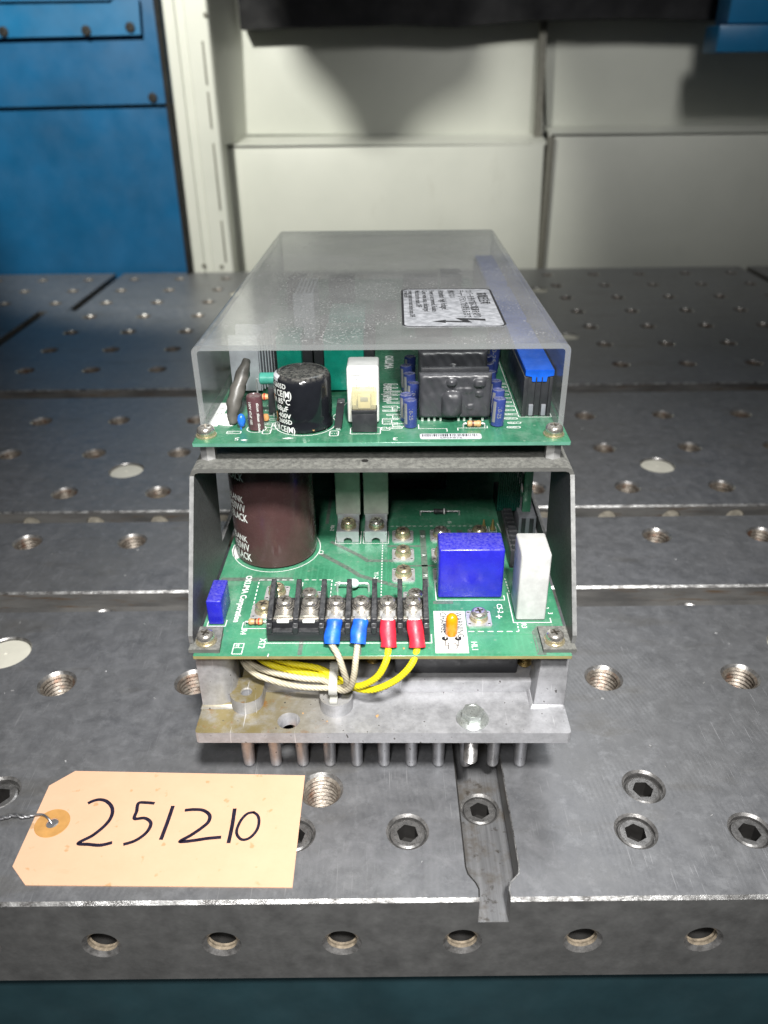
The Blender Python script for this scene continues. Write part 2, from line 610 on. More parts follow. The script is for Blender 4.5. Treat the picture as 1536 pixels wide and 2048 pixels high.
    def sheet(s, outer, holes, fn, mi=0, flip=False):
        """outer polygon with holes: circles (cx, cy, r, n) or point lists; fn maps (u, v) to 3D"""
        loops = [list(outer)]
        tests = []
        for h in holes:
            if isinstance(h, tuple):
                cx, cyy, r, n = h
                loops.append([(cx + r * math.cos(2 * math.pi * k / n), cyy + r * math.sin(2 * math.pi * k / n)) for k in range(n)])
                tests.append(('c', h))
            else:
                loops.append(list(h))
                tests.append(('p', h))
        V, E = [], []
        for L in loops:
            b = len(V)
            V += [Vector(p) for p in L]
            E += [(b + k, b + (k + 1) % len(L)) for k in range(len(L))]
        res = delaunay_2d_cdt(V, E, [], 0, 1e-6)
        vv, ff = res[0], res[2]

        def inside(p, poly):
            x, y = p
            ins = False
            j = len(poly) - 1
            for i in range(len(poly)):
                xi, yi = poly[i]
                xj, yj = poly[j]
                if (yi > y) != (yj > y) and x < (xj - xi) * (y - yi) / (yj - yi) + xi:
                    ins = not ins
                j = i
            return ins
        bv = [s.bm.verts.new(fn(p[0], p[1])) for p in vv]
        for f in ff:
            c = ((vv[f[0]][0] + vv[f[1]][0] + vv[f[2]][0]) / 3, (vv[f[0]][1] + vv[f[1]][1] + vv[f[2]][1]) / 3)
            if not inside(c, outer):
                continue
            bad = False
            for k, h in tests:
                if k == 'c':
                    if (c[0] - h[0]) ** 2 + (c[1] - h[1]) ** 2 < h[2] ** 2:
                        bad = True
                        break
                elif inside(c, h):
                    bad = True
                    break
            if bad:
                continue
            idx = [bv[i] for i in f]
            if flip:
                idx.reverse()
            try:
                s.bm.faces.new(idx).material_index = mi
            except ValueError:
                pass
        return s

    def text(s, body, size, x, y, z, rot=-90, align='LEFT', mi=0, xs=1.0, plane='xy', bold=0.0):
        for v, f in glyphs(body, size, align, bold):
            c, sn = math.cos(R(rot)), math.sin(R(rot))
            P = []
            for (a, b) in v:
                a *= xs
                u, w = a * c - b * sn, a * sn + b * c
                P.append(s.bm.verts.new((x + u, y + w, z) if plane == 'xy' else (x + u, y, z + w)))
            for q in f:
                try:
                    s.bm.faces.new([P[i] for i in q]).material_index = mi
                except ValueError:
                    pass
        return s

    def wrap_text(s, body, size, c, r, ang, z, align='LEFT', mi=0, xs=1.0, bold=0.0, vert=False, fit=None):
        for v, f in glyphs(body, size, align, bold):
            if fit:
                xs = R(fit) * r / max(.1, max(a for a, b in v) - min(a for a, b in v))
            P = []
            for (a, b) in v:
                a *= xs
                if vert:
                    a, b = b, -a
                t = R(ang) + a / r
                P.append(s.bm.verts.new((c[0] + r * math.sin(t), c[1] - r * math.cos(t), z + b)))
            for q in f:
                try:
                    s.bm.faces.new([P[i] for i in q]).material_index = mi
                except ValueError:
                    pass
        return s

    def strip(s, pts, w, z, mi=0, closed=False):
        """flat line of width w through points on a horizontal plane, mitred"""
        n = len(pts)
        P = [Vector((p[0], p[1])) for p in pts]
        L, Rr = [], []
        for i in range(n):
            a = P[(i - 1) % n] if (closed or i > 0) else None
            b = P[(i + 1) % n] if (closed or i < n - 1) else None
            d1 = (P[i] - a).normalized() if a is not None else (b - P[i]).normalized()
            d2 = (b - P[i]).normalized() if b is not None else d1
            t = (d1 + d2)
            t = t.normalized() if t.length > 1e-6 else d1
            nn = Vector((-t.y, t.x))
            k = w / 2 / max(.35, nn.dot(Vector((-d1.y, d1.x))))
            L.append(s.bm.verts.new((P[i].x + nn.x * k, P[i].y + nn.y * k, z)))
            Rr.append(s.bm.verts.new((P[i].x - nn.x * k, P[i].y - nn.y * k, z)))
        for i in range(n if closed else n - 1):
            j = (i + 1) % n
            s.bm.faces.new((Rr[i], Rr[j], L[j], L[i])).material_index = mi
        return s

    def dashes(s, a, b, w, z, on=1.6, off=1.1, mi=0):
        a, b = Vector(a), Vector(b)
        ln = (b - a).length
        d = (b - a) / ln
        t = 0
        while t < ln:
            e = min(ln, t + on)
            s.strip([a + d * t, a + d * e], w, z, mi)
            t = e + off
        return s

    def data(s, name, mats, sharp=40, keep_normals=False):
        bm = s.bm
        if not keep_normals:
            bmesh.ops.recalc_face_normals(bm, faces=bm.faces[:])
        bmesh.ops.scale(bm, vec=(S, S, S), verts=bm.verts[:])
        me = bpy.data.meshes.new(name)
        bm.to_mesh(me)
        bm.free()
        me.polygons.foreach_set('use_smooth', [True] * len(me.polygons))
        me.set_sharp_from_angle(angle=R(sharp))
        for m in ([mats] if isinstance(mats, str) else mats):
            me.materials.append(MATS[m])
        return me

    def build(s, name, mats, parent=None, loc=(0, 0, 0), sharp=40, keep_normals=False):
        return place(name, s.data(name, mats, sharp, keep_normals), parent, loc)


_GL = {}


def glyphs(body, size, align, bold=0.0):
    key = (body, align, bold)
    if key not in _GL:
        cu = bpy.data.curves.new('lettering', 'FONT')
        cu.body = body
        cu.size = 1.0
        cu.align_x = align
        cu.resolution_u = 2
        cu.offset = bold
        ob = bpy.data.objects.new('lettering', cu)
        col.objects.link(ob)
        bpy.context.view_layer.update()
        ev = ob.evaluated_get(bpy.context.evaluated_depsgraph_get())
        me = ev.to_mesh()
        _GL[key] = ([tuple(v.co[:2]) for v in me.vertices], [tuple(p.vertices) for p in me.polygons])
        ev.to_mesh_clear()
        bpy.data.objects.remove(ob)
        bpy.data.curves.remove(cu)
    v, f = _GL[key]
    return [([(a * size, b * size) for a, b in v], f)]


def place(name, me, parent=None, loc=(0, 0, 0), rz=0.0):
    o = bpy.data.objects.new(name, me)
    col.objects.link(o)
    o.parent = parent
    o.location = Vector(loc) * S
    o.rotation_euler = (0, 0, rz)
    return o


def empty(name, loc=(0, 0, 0), rz=0.0, parent=None):
    o = bpy.data.objects.new(name, None)
    col.objects.link(o)
    o.empty_display_size = .01
    o.location = Vector(loc) * S
    o.rotation_euler = (0, 0, rz)
    o.parent = parent
    return o


def tag(o, label=None, cat=None, group=None, kind=None):
    if label:
        o['label'] = label
    if cat:
        o['category'] = cat
    if group:
        o['group'] = group
    if kind:
        o['kind'] = kind
    return o


def smooth_path(pts, n=8):
    P = [Vector(p) for p in pts]
    out = []
    for i in range(len(P) - 1):
        p0, p1, p2, p3 = P[max(i - 1, 0)], P[i], P[i + 1], P[min(i + 2, len(P) - 1)]
        for k in range(n):
            t = k / n
            out.append(.5 * ((2 * p1) + (-p0 + p2) * t + (2 * p0 - 5 * p1 + 4 * p2 - p3) * t * t + (-p0 + 3 * p1 - 3 * p2 + p3) * t ** 3))
    out.append(P[-1])
    return out


def rrect(x0, x1, y0, y1, r, n=5):
    out = []
    for cx, cyy, a0 in ((x1 - r, y1 - r, 0), (x0 + r, y1 - r, 90), (x0 + r, y0 + r, 180), (x1 - r, y0 + r, 270)):
        for k in range(n + 1):
            a = R(a0 + 90 * k / n)
            out.append((cx + r * math.cos(a), cyy + r * math.sin(a)))
    return out


# ================================================================== the machine table
table = tag(empty("machine_table"), "dark grey milled steel machine table with rows of threaded holes and slots", "table", kind="structure")
GX, GY, PITCH = -27.2, 286.4, 65.0
STEEL = ["table_steel", "worn_edge", "slot_wall_steel", "polished_steel", "front_face_steel", "dark_hole"]


def hole_mesh(name, seg, turns, r1=9.0, r2=7.9, r3=6.8, pitch=2.2, bottom="dark_hole", thread="threaded_steel"):
    m = MB()
    prof = [(r1, 0), (r2, -1.3)]
    mis = [0]
    z = -1.3
    for k in range(turns):
        prof += [(r3, z - pitch * .5), (r2, z - pitch)]
        mis += [1, 1]
        z -= pitch
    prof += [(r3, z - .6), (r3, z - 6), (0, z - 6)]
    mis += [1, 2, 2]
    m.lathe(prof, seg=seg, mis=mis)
    bm = m.bm
    bmesh.ops.recalc_face_normals(bm, faces=bm.faces[:])
    bmesh.ops.reverse_faces(bm, faces=bm.faces[:])
    return m.data(name, ["hole_lip", thread, bottom], 25, keep_normals=True)


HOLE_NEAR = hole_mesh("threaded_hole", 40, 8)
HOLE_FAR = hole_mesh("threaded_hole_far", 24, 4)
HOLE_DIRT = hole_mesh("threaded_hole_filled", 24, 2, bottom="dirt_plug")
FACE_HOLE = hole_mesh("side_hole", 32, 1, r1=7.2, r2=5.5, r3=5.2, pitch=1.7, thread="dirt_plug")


def plate(x0, x1, y0, y1, z0, holes, face_holes=(), notch=None, ch=1.1, mats=None):
    """a slab whose top carries hole openings; worn chamfer along its front edge"""
    m = MB()
    top = [(x0, y0 + ch), (x1, y0 + ch), (x1, y1), (x0, y1)]
    front = [(x0, z0), (x1, z0), (x1, -ch), (x0, -ch)]
    if notch:
        (a, b, w0, w1, yw, yn, dep) = notch            # narrow a..b at the edge, wide w0..w1 from yw on, ends at yn
        na = [(a, y0 + ch), (a + .3, 176.5), (a - .6, 179.0), (w0 + .6, 182.5), (w0, 185.5), (w0, yn - 5), (w0 + 3, yn - 1.2), ((w0 + w1) / 2, yn)]
        nb = [(w1 - 3, yn - 1.2), (w1, yn - 5), (w1, 185.5), (w1 - .6, 182.5), (b + .6, 179.0), (b - .3, 176.5), (b, y0 + ch)]
        path = na + nb
        top = [(x0, y0 + ch)] + path + [(x1, y0 + ch), (x1, y1), (x0, y1)]
        front = [(x0, z0), (x1, z0), (x1, -ch), (b, -ch), (b, -dep), (a, -dep), (a, -ch), (x0, -ch)]
        for i in range(len(path) - 1):
            p, q = path[i], path[i + 1]
            m.face([(p[0], p[1], 0), (q[0], q[1], 0), (q[0], q[1], -dep), (p[0], p[1], -dep)], 2)
        m.face([(a, y0 + ch, -ch * 0), (a, y0 + ch, -dep), (a, y0, -dep), (a, y0, -ch)], 2)
        m.face([(b, y0 + ch, 0), (b, y0 + ch, -dep), (b, y0, -dep), (b, y0, -ch)], 2)
        fl = [(a, y0)] + path + [(b, y0)]
        m.sheet(fl, [((w0 + w1) / 2, GY - PITCH, 8.0, 32)], lambda u, v: (u, v, -dep), 3)
        segs = [(x0, a), (b, x1)]
        m.strip([(p[0] - .1, p[1]) for p in na], .55, .03, 5)  # dark strip along the left lip: burr plus painted edge shadow
        m.strip([(p[0] + .25, p[1]) for p in nb[1:]], .5, .03, 1)  # worn bright lip, also painting a highlight on the right edge
    else:
        segs = [(x0, x1)]
    m.sheet(top, holes, lambda u, v: (u, v, 0))
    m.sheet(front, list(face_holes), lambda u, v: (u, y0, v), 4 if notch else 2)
    for a, b in segs:
        m.face([(a, y0, -ch), (b, y0, -ch), (b, y0 + ch, 0), (a, y0 + ch, 0)], 1)
    m.face([(x0, y1, 0), (x1, y1, 0), (x1, y1, z0), (x0, y1, z0)], 2)
    m.face([(x0, y0, z0), (x0, y0, -ch), (x0, y0 + ch, 0), (x0, y1, 0), (x0, y1, z0)], 2)
    m.face([(x1, y0, z0), (x1, y0, -ch), (x1, y0 + ch, 0), (x1, y1, 0), (x1, y1, z0)], 2)
    m.face([(x0, y0, z0), (x1, y0, z0), (x1, y1, z0), (x0, y1, z0)], 0)
    return m.build("table_plate", STEEL, table, sharp=25)


def grid_holes(x0, x1, rows, skip=()):
    out = []
    for j in rows:
        for i in range(-14, 15):
            x, y = GX + PITCH * i, GY + PITCH * j
            if x0 + 12 < x < x1 - 12 and (i, j) not in skip:
                out.append((i, j, x, y))
    return out


# front plate
BOLTS = [(-166, 200.2), (-122.6, 200.3), (-79.3, 200.3), (-36.0, 200.3), (7.1, 201.0), (93.7, 200.2), (136.9, 200.0), (180.2, 200.0)]
SETS = [(2, -1), (-2, -1)]
PLUGS = [(-191.5, 309.8), (203.5, 309.0), (-189.2, 516.5), (198.9, 515.5), (199.6, 836), (204.7, 1043), (-190, 836), (-190, 1043)]
FH = [(-192.5 + 43.75 * k, -24.0) for k in range(9)]
g1 = grid_holes(-440, 440, (-1, 0), skip={(1, -1), (2, -1), (-2, -1)})
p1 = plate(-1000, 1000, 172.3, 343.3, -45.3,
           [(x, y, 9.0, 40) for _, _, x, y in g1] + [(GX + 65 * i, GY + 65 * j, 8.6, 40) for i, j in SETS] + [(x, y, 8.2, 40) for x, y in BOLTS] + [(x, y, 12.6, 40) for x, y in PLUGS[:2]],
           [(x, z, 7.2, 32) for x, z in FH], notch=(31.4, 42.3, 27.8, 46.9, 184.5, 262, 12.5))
g2 = grid_holes(-560, 560, (2,))
p2 = plate(-1000, 1000, 361.5, 440.0, -40, [(x, y, 9.0, 40) for _, _, x, y in g2])
F3 = [(-151 + 42.7 * k, -10.0) for k in range(-4, 13)]
g3 = grid_holes(-640, 640, (3, 4, 5))
p3 = plate(-1000, 1000, 454.5, 664.5, -40, [(x, y, 9.0, 40) for _, _, x, y in g3] + [(x, y, 12.6, 40) for x, y in PLUGS[2:4]],
           [(x, z, 6.6, 24) for x, z in F3])
# back plates, parted by a stepped seam
g4 = grid_holes(-405, 514, range(7, 14))
m4x0 = -411.5
p4 = plate(-411.5, 519, 686.3, 964, -40, [(x, y, 9.0, 24) for _, j, x, y in g4 if y < 955] + [(x, y, 12.6, 32) for x, y in PLUGS[4:] if y < 960])
p4b = plate(-377.5, 519, 964.004, 1171, -40, [(x, y, 9.0, 24) for _, j, x, y in g4 if y > 970 and x > -366] + [(x, y, 12.6, 32) for x, y in PLUGS[4:] if y > 960], ch=.02)
g5 = grid_holes(-1000, -428, range(7, 11))
p5 = plate(-1000, -424, 686.3, 964, -40, [(x, y, 9.0, 24) for _, j, x, y in g5])
g5b = grid_holes(-1000, -390, range(11, 14))
p5b = plate(-1000, -389.5, 964.004, 1171, -40, [(x, y, 9.0, 24) for _, j, x, y in g5b if x < -400], ch=.02)
g6 = grid_holes(531, 1000, range(7, 14))
p6 = plate(531, 1000, 686.3, 1171, -40, [(x, y, 9.0, 24) for _, j, x, y in g6])

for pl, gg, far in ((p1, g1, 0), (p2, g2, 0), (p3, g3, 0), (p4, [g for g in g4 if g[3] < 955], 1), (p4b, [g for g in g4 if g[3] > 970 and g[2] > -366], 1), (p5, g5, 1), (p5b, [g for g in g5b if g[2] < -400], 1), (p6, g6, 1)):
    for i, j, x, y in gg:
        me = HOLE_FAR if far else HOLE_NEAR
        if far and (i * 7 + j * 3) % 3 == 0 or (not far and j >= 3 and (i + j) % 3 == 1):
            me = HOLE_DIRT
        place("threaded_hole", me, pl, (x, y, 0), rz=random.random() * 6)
_m = MB().lathe([(6.6, 0), (6.0, -.8), (5.8, -1.2), (4.5, -1.0), (2, -1.5), (0, -1.2)], seg=24, mis=[0, 0, 1, 1, 1])
SIDE_PLUG = _m.data("plugged_hole", ["hole_lip", "dirt_pale"], 40)
for pl, L, zy in ((p1, FH, 172.3), (p3, F3, 454.5)):
    for x, z in L:
        o = place("side_hole", FACE_HOLE if pl is p1 else SIDE_PLUG, pl, (x, zy, z))
        o.rotation_euler = (R(90), 0, 0)

# slot floors, with the row of holes in the first slot
m = MB()
m.sheet([(-1000, 343.3), (1000, 343.3), (1000, 361.5), (-1000, 361.5)], [(GX + 65 * i, GY + 65, 8.0, 32) for i in range(-6, 8)], lambda u, v: (u, v, -10.2), 2)
sf = m.build("slot_floor", STEEL, table)
for i in range(-6, 8):
    o = place("threaded_hole", HOLE_NEAR, sf, (GX + 65 * i, GY + 65, -10.2))
    o.scale = (.88, .88, 1)
MB().box(-1000, 1000, 440.05, 454.45, -40, -26).build("slot_floor", "slot_wall_steel", table)
MB().box(-1000, 1000, 664.55, 686.25, -40, -22).build("slot_floor", "slot_wall_steel", table)
MB().box(-416, -386, 958, 975, -9, -1, .6).build("seam_key", "worn_edge", table)


def socket_screw_mesh(name, R1, rs, zt):
    """counterbore lip, then a screw with a hexagon socket"""
    m = MB()
    m.lathe([(R1, 0), (R1 - .9, -1.0), (R1 - .9, zt - 1.6), (rs + .35, zt - 1.6), (rs, zt - .9), (rs - .2, zt - .3), (rs - 1.0, zt + .1)], seg=40, mis=[0, 1, 1, 1, 1, 1])
    n = 40
    hx = [(4.2 * math.cos(R(60 * k + 12)), 4.2 * math.sin(R(60 * k + 12))) for k in range(6)]
    m.sheet([((rs - 1.0) * math.cos(2 * math.pi * k / n), (rs - 1.0) * math.sin(2 * math.pi * k / n)) for k in range(n)], [hx], lambda u, v: (u, v, zt + .1 - .12 * math.hypot(u, v) * 0), 1)
    for k in range(6):
        a, b = hx[k], hx[(k + 1) % 6]
        m.face([(a[0], a[1], zt + .1), (b[0], b[1], zt + .1), (b[0] * .95, b[1] * .95, zt - 7), (a[0] * .95, a[1] * .95, zt - 7)], 2)
    m.face([(p[0] * .95, p[1] * .95, zt - 7) for p in hx], 2)
    return m.data(name, ["hole_lip", "socket_steel", "dark_hole"], 30)


SOCK = socket_screw_mesh("socket_screw", 8.2, 6.7, -1.2)
SOCK2 = socket_screw_mesh("set_screw", 8.6, 6.9, -2.0)
for x, y in BOLTS:
    place("socket_screw", SOCK, p1, (x, y, 0), rz=random.random() * 6)
for i, j in SETS:
    place("set_screw", SOCK2, p1, (GX + 65 * i, GY + 65 * j, 0), rz=random.random() * 6)
o = place("set_screw", socket_screw_mesh("slot_screw", 8.0, 6.6, -1.0), p1, (37.4, GY - 65, -12.5), rz=.4)
m = MB()
m.lathe([(12.6, 0), (12.0, -.8), (12.0, -2.6), (11.7, -2.6)], seg=40, mi=1)
m.lathe([(11.75, -3.2), (11.75, -1.7), (11.2, -1.35), (6, -1.25), (1.2, -1.25), (.8, -1.6), (0, -1.6)], seg=40)
PLUG = m.data("hole_plug", ["plug_white", "hole_lip"], 30)
for k, (x, y) in enumerate(PLUGS):
    pl = p1 if y < 340 else p3 if y < 660 else p4 if y < 960 else p4b
    place("hole_plug", PLUG, pl, (x, y, 0))

# machine body below the table
tag(MB().box(-998, 998, 178, 1190, -420, -45.5).build("machine_body", "body_teal"), "dark teal painted machine body below the front edge of the table", "machine body", kind="structure")

# ================================================================== background of the machine room
b = empty("machine_cladding", (-520, 1180, -60))
tag(b, "tall blue sheet metal panel left of the cream post", "panel")


def bpart(mb, name, mats):
    o = mb.build(name, mats, b)
    o.location = -b.location
    return o


m = MB()
m.prism([(-1600, -60), (-281, -60), (-279, 216), (-1600, 203)], 'xz', 1184, 1190)
bpart(m, "lower_sheet", "machine_blue")
m = MB()
m.prism([(-1600, 207), (-277, 219), (-276, 420), (-1600, 420)], 'xz', 1176, 1182)
bpart(m, "upper_sheet", "machine_blue")
m = MB()
m.prism([(-1600, 285), (-304, 297), (-301, 334), (-1600, 328)], 'xz', 1166, 1174)
bpart(m, "clamp_strip", "machine_blue_light")
m = MB()
m.prism([(-1600, 331), (-335, 334), (-335, 430), (-1600, 430)], 'xz', 1160, 1172)
bpart(m, "top_cover", "machine_blue_light")
rot90 = Matrix.Rotation(R(90), 3, 'X')
for x, y, z in ((-477, 1166, 302), (-372, 1166, 302), (-316, 1166, 305), (-302, 1176, 226)):
    m = MB()
    m.lathe([(6, 0), (6, 1.5), (5, 2.2), (2.6, 2.2), (2.6, .6), (0, .6)], (x, y, z), 20, mat=rot90)
    bpart(m, "bolt", "dark_hole")
MB().prism([(-282.5, -60), (-279.5, -60), (-277, 420), (-281, 420)], 'xz', 1158, 1192).build("seal_strip", "black_bellows", b).location = -b.location

po = empty("corner_post", (-250, 1190, -60))
tag(po, "cream painted folded steel post between blue panel and back wall", "post")
m = MB()
m.prism([(-279, 1180), (-262, 1180), (-260, 1183), (-250, 1183), (-248, 1180), (-221, 1180), (-219, 1182), (-219, 1250), (-279, 1250)], 'xy', -60, 430)
o = m.build("folded_sheet", "cream_enamel", po)
o.location = -po.location
m = MB()
for z0, z1 in ((12, 70), (84, 170), (188, 232), (240, 290)):
    m.box(-230.5, -228, 1179.2, 1180.2, z0, z1, .3)
o = m.build("slotted_rib", "seam_dark", po)
o.location = -po.location
for x, z in ((-262, 8), (-236, 6), (-222, 318)):
    m = MB()
    m.lathe([(3, 0), (3, 1), (1.2, 1.8), (0, 1.8)], (x, 1180, z), 14, mat=rot90)
    o = m.build("rivet", "seam_dark", po)
    o.location = -po.location


def wall_panel(pts, y, label, lean=0.0, th=4):
    """pts: polygon in x,z; lean: y shift per mm of height"""
    m = MB()
    A = [m.bm.verts.new((x, y + lean * z, z)) for x, z in pts]
    B = [m.bm.verts.new((x, y + lean * z + th, z)) for x, z in pts]
    n = len(pts)
    for k in range(n):
        m.bm.faces.new((A[k], A[(k + 1) % n], B[(k + 1) % n], B[k]))
    m.bm.faces.new(A[::-1])
    m.bm.faces.new(B)
    bmesh.ops.bevel(m.bm, geom=[e for e in m.bm.edges], offset=1.0, segments=2, affect='EDGES', profile=.5)
    o = m.build("wall_panel", "cream_enamel")
    return tag(o, label, "panel", "cream panels of the back wall")


wall_panel([(-226, -80), (238, -80), (232, 161), (-223, 165)], 1230, "cream back wall panel under the ledge, behind the plastic cover")
wall_panel([(243, -80), (900, -80), (900, 172), (238, 174)], 1234, "greyish cream back wall panel at lower right of the seam")
wall_panel([(-232, 174), (240, 170), (214, 420), (-190, 420)], 1262, "cream back wall panel above the ledge with a soft dark shadow", .12)
wall_panel([(244, 180), (900, 178), (900, 420), (222, 420)], 1268, "greyish cream back wall panel at upper right of the seam", .12)
m = MB()
m.prism([(1230, 163), (1284, 172), (1284, 169), (1230, 160)], 'yz', -226, 235)
tag(m.build("wall_ledge", "cream_enamel"), "narrow sloping cream ledge between two panels left of the seam", "ledge")
m = MB()
m.prism([(1234, 173), (1291, 180), (1291, 177), (1234, 170)], 'yz', 241, 900)
tag(m.build("wall_ledge", "cream_enamel"), "narrow sloping cream ledge right of the seam", "ledge")
m = MB()
m.prism([(-222, 1200), (-219, 1200), (-190, 1320), (-196, 1320)], 'xy', 166, 430)
tag(m.build("wall_return", "cream_enamel"), "shaded cream side sheet beside the post above the ledge", "panel")
m = MB()
m.box(236, 246, 1226, 1240, -60, 170, 1.5)
m.prism([(1258, 168), (1268, 168), (1306, 430), (1296, 430)], 'yz', 222, 232)
tag(m.build("seam_strip", "seam_dark"), "dark worn seam running up the back wall", "seam")
tag(MB().box(-1700, 1700, 1330, 1340, -80, 900).build("back_wall", "cream_enamel"), "plain cream wall behind the panels", "wall", kind="structure")

m = MB()
m.prism([(-190, 305), (23, 309), (108, 305), (200, 312), (342, 313), (469, 309), (469, 520), (-190, 520)], 'xz', 1252, 1292)
tag(m.build("black_curtain", "black_bellows"), "black rubber curtain hanging along the top of the back wall", "curtain")
m = MB()  # unseen tapered form, added to cast the soft shadow on the back wall
m.lathe([(0, 402), (14, 402), (20, 408), (26, 424), (46, 448), (60, 460), (66, 475), (66, 560), (72, 565), (72, 800), (0, 800)], (-176, 890, 0), 40)
tag(m.build("shadow_blocker", "socket_steel"), "unseen tapered spindle nose above the picture, shadowing the back wall", "blocker")
b2 = empty("blue_bracket", (470, 1190, 268))
tag(b2, "bright blue steel bracket hanging at top right corner", "bracket")
o = MB().box(430, 620, 1165, 1215, 270, 300, 1.5).build("lower_flange", "machine_blue_light", b2)
o.location = -b2.location
o = MB().box(441, 620, 1170, 1215, 301.5, 440, 1.5).build("upright", "machine_blue_light", b2)
o.location = -b2.location

# ================================================================== the drive unit
unit = empty("servo_drive_unit", (-2.0, 214.0, 0), R(-0.85))
tag(unit, "stacked green circuit boards on an aluminium pin heat sink under a dusty clear cover", "drive unit")
P1, P2 = 67.5, 135.0


# shared small hardware -------------------------------------------------
def pan_screw(name, r, h, mat, washer=None, wr=None):
    m = MB()
    prof = []
    zb = 0.0
    if wr:
        m.lathe([(0, 0), (wr, 0), (wr, .55), (wr - .25, .75), (r * .6, .75)], seg=28, mi=1)
        m.lathe([(r * .8, .75), (r * 1.02, .78), (r * 1.02, 1.5), (r * .8, 1.6)], seg=28, mi=1)
        zb = 1.55
    rt = r * .60
    prof = [(r * .7, zb), (r * .97, zb + .05), (r, zb + h * .3), (r * .93, zb + h * .66), (r * .78, zb + h * .9), (rt, zb + h)]
    m.lathe(prof, seg=28)
    a, w = rt * .86, rt * .22
    cross = [(w, w), (w, a), (-w, a), (-w, w), (-a, w), (-a, -w), (-w, -w), (-w, -a), (w, -a), (w, -w), (a, -w), (a, w)]
    n = 28
    m.sheet([(rt * math.cos(2 * math.pi * k / n), rt * math.sin(2 * math.pi * k / n)) for k in range(n)], [cross], lambda u, v: (u, v, zb + h))
    for k in range(12):
        p, q = cross[k], cross[(k + 1) % 12]
        m.face([(p[0], p[1], zb + h), (q[0], q[1], zb + h), (q[0] * .6, q[1] * .6, zb + h * .35), (p[0] * .6, p[1] * .6, zb + h * .35)], 2)
    m.face([(p[0] * .6, p[1] * .6, zb + h * .35) for p in cross], 2)
    return m.data(name, [mat, washer or mat, "recess"], 35)


SCREW_TERM = pan_screw("terminal_screw", 3.15, 2.3, "nickel", "nickel", 3.5)
SCREW_PAD = pan_screw("pad_screw", 3.25, 2.2, "zinc_yellow", "zinc_yellow", 3.6)
SCREW_PAD2 = pan_screw("pad_screw_nickel", 3.25, 2.2, "nickel", "zinc_yellow", 3.6)
SCREW_CORNER = pan_screw("corner_screw", 3.3, 2.5, "nickel", "zinc_yellow", 3.9)

# heat sink casting -------------------------------------------------
hs = empty("heat_sink", parent=unit)
m = MB()
BZ = 38.0
out = rrect(-70, 70, 0, 300, 1.2, 2)
n = 28
HX, HY = -35.6, 6.4
m.sheet(out, [(HX, HY, 4.3, n)], lambda u, v: (u, v, BZ))
m.sheet(out, [(HX, HY, 3.0, n)], lambda u, v: (u, v, 33.0), flip=True)
for k in range(len(out)):
    p, q = out[k], out[(k + 1) % len(out)]
    m.face([(p[0], p[1], 33), (q[0], q[1], 33), (q[0], q[1], BZ), (p[0], p[1], BZ)])
m.lathe([(4.3, BZ), (3.9, BZ - .8), (3.0, BZ - 3.4), (3.0, 33)], (HX, HY, 0), n)
m.build("base_plate", "cast_aluminium", hs, sharp=30)
MB().box(-56, 59.5, 22, 296, BZ - .5, 43.6, .7).build("step", "cast_aluminium", hs)
for sx, y0, y1 in ((-1, 13.5, 27), (1, 13.5, 27), (-1, 272, 286), (1, 272, 286)):
    m = MB()
    if sx < 0:
        m.prism([(-69.6, y0), (-62, y0), (-58.6, y0 + 1.6), (-57, y0 + 5), (-57, y1), (-69.6, y1)], 'xy', BZ - .3, 65.85)
    else:
        m.frustum((57.6, 69.8, y0, y1), (59.4, 69.4, y0 + .6, y1), BZ - .3, 65.85, .5)
    m.frustum((sx * 63.5 - 7.2, sx * 63.5 + 6.4 * 1, y0 - 1.2, y1), (sx * 63.5 - 6.1, sx * 63.5 + 6.0, y0 + .2, y1), BZ - .2, BZ + 1.6, .4)
    m.build("corner_post", "cast_aluminium", hs)
for bx, by, hole in ((-52.7, 16.0, True), (-17.9, 14.2, False)):
    m = MB()
    zt = 43.8
    n = 32
    o_ = [(bx + 6.3 * math.cos(R(a)), by + 6.3 * math.sin(R(a))) for a in [180 + 180 * k / 20 for k in range(21)]] + [(bx + 6.3, 24), (bx - 6.3, 24)]
    m.sheet(o_, [(bx, by, 2.3, n)], lambda u, v: (u, v, zt))
    for k in range(len(o_)):
        p, q = o_[k], o_[(k + 1) % len(o_)]
        m.face([(p[0], p[1], BZ - .3), (q[0], q[1], BZ - .3), (q[0], q[1], zt), (p[0], p[1], zt)])
    m.lathe([(2.3, zt), (1.9, zt - .6), (2.1, zt - 1.4), (1.9, zt - 2.2), (1.9, zt - 5), (0, zt - 5)], (bx, by, 0), n)
    m.build("boss", "cast_aluminium", hs, sharp=35)
PIN = MB().lathe([(3.0, 33.4), (2.9, 28), (2.45, 1.6), (2.2, .5), (1.5, .02), (0, 0)], seg=20).data("pin", "cast_aluminium", 50)
for k in range(11):
    o = place("pin", PIN, hs, (-56.2 + 11.25 * k, 20.6, 0), rz=random.random() * 6)
    o.rotation_euler.x = R(random.uniform(-.6, .6))
m = MB()
for j in range(1, 24):
    for k in range(11):
        m.lathe([(2.9, 33.4), (2.4, 1.6), (1.6, .02), (0, .02)], (-56.2 + 11.25 * k, 20.6 + 11.4 * j, 0), 10)
tag(m.build("pins_behind", "cast_aluminium", hs, sharp=50), kind="stuff")

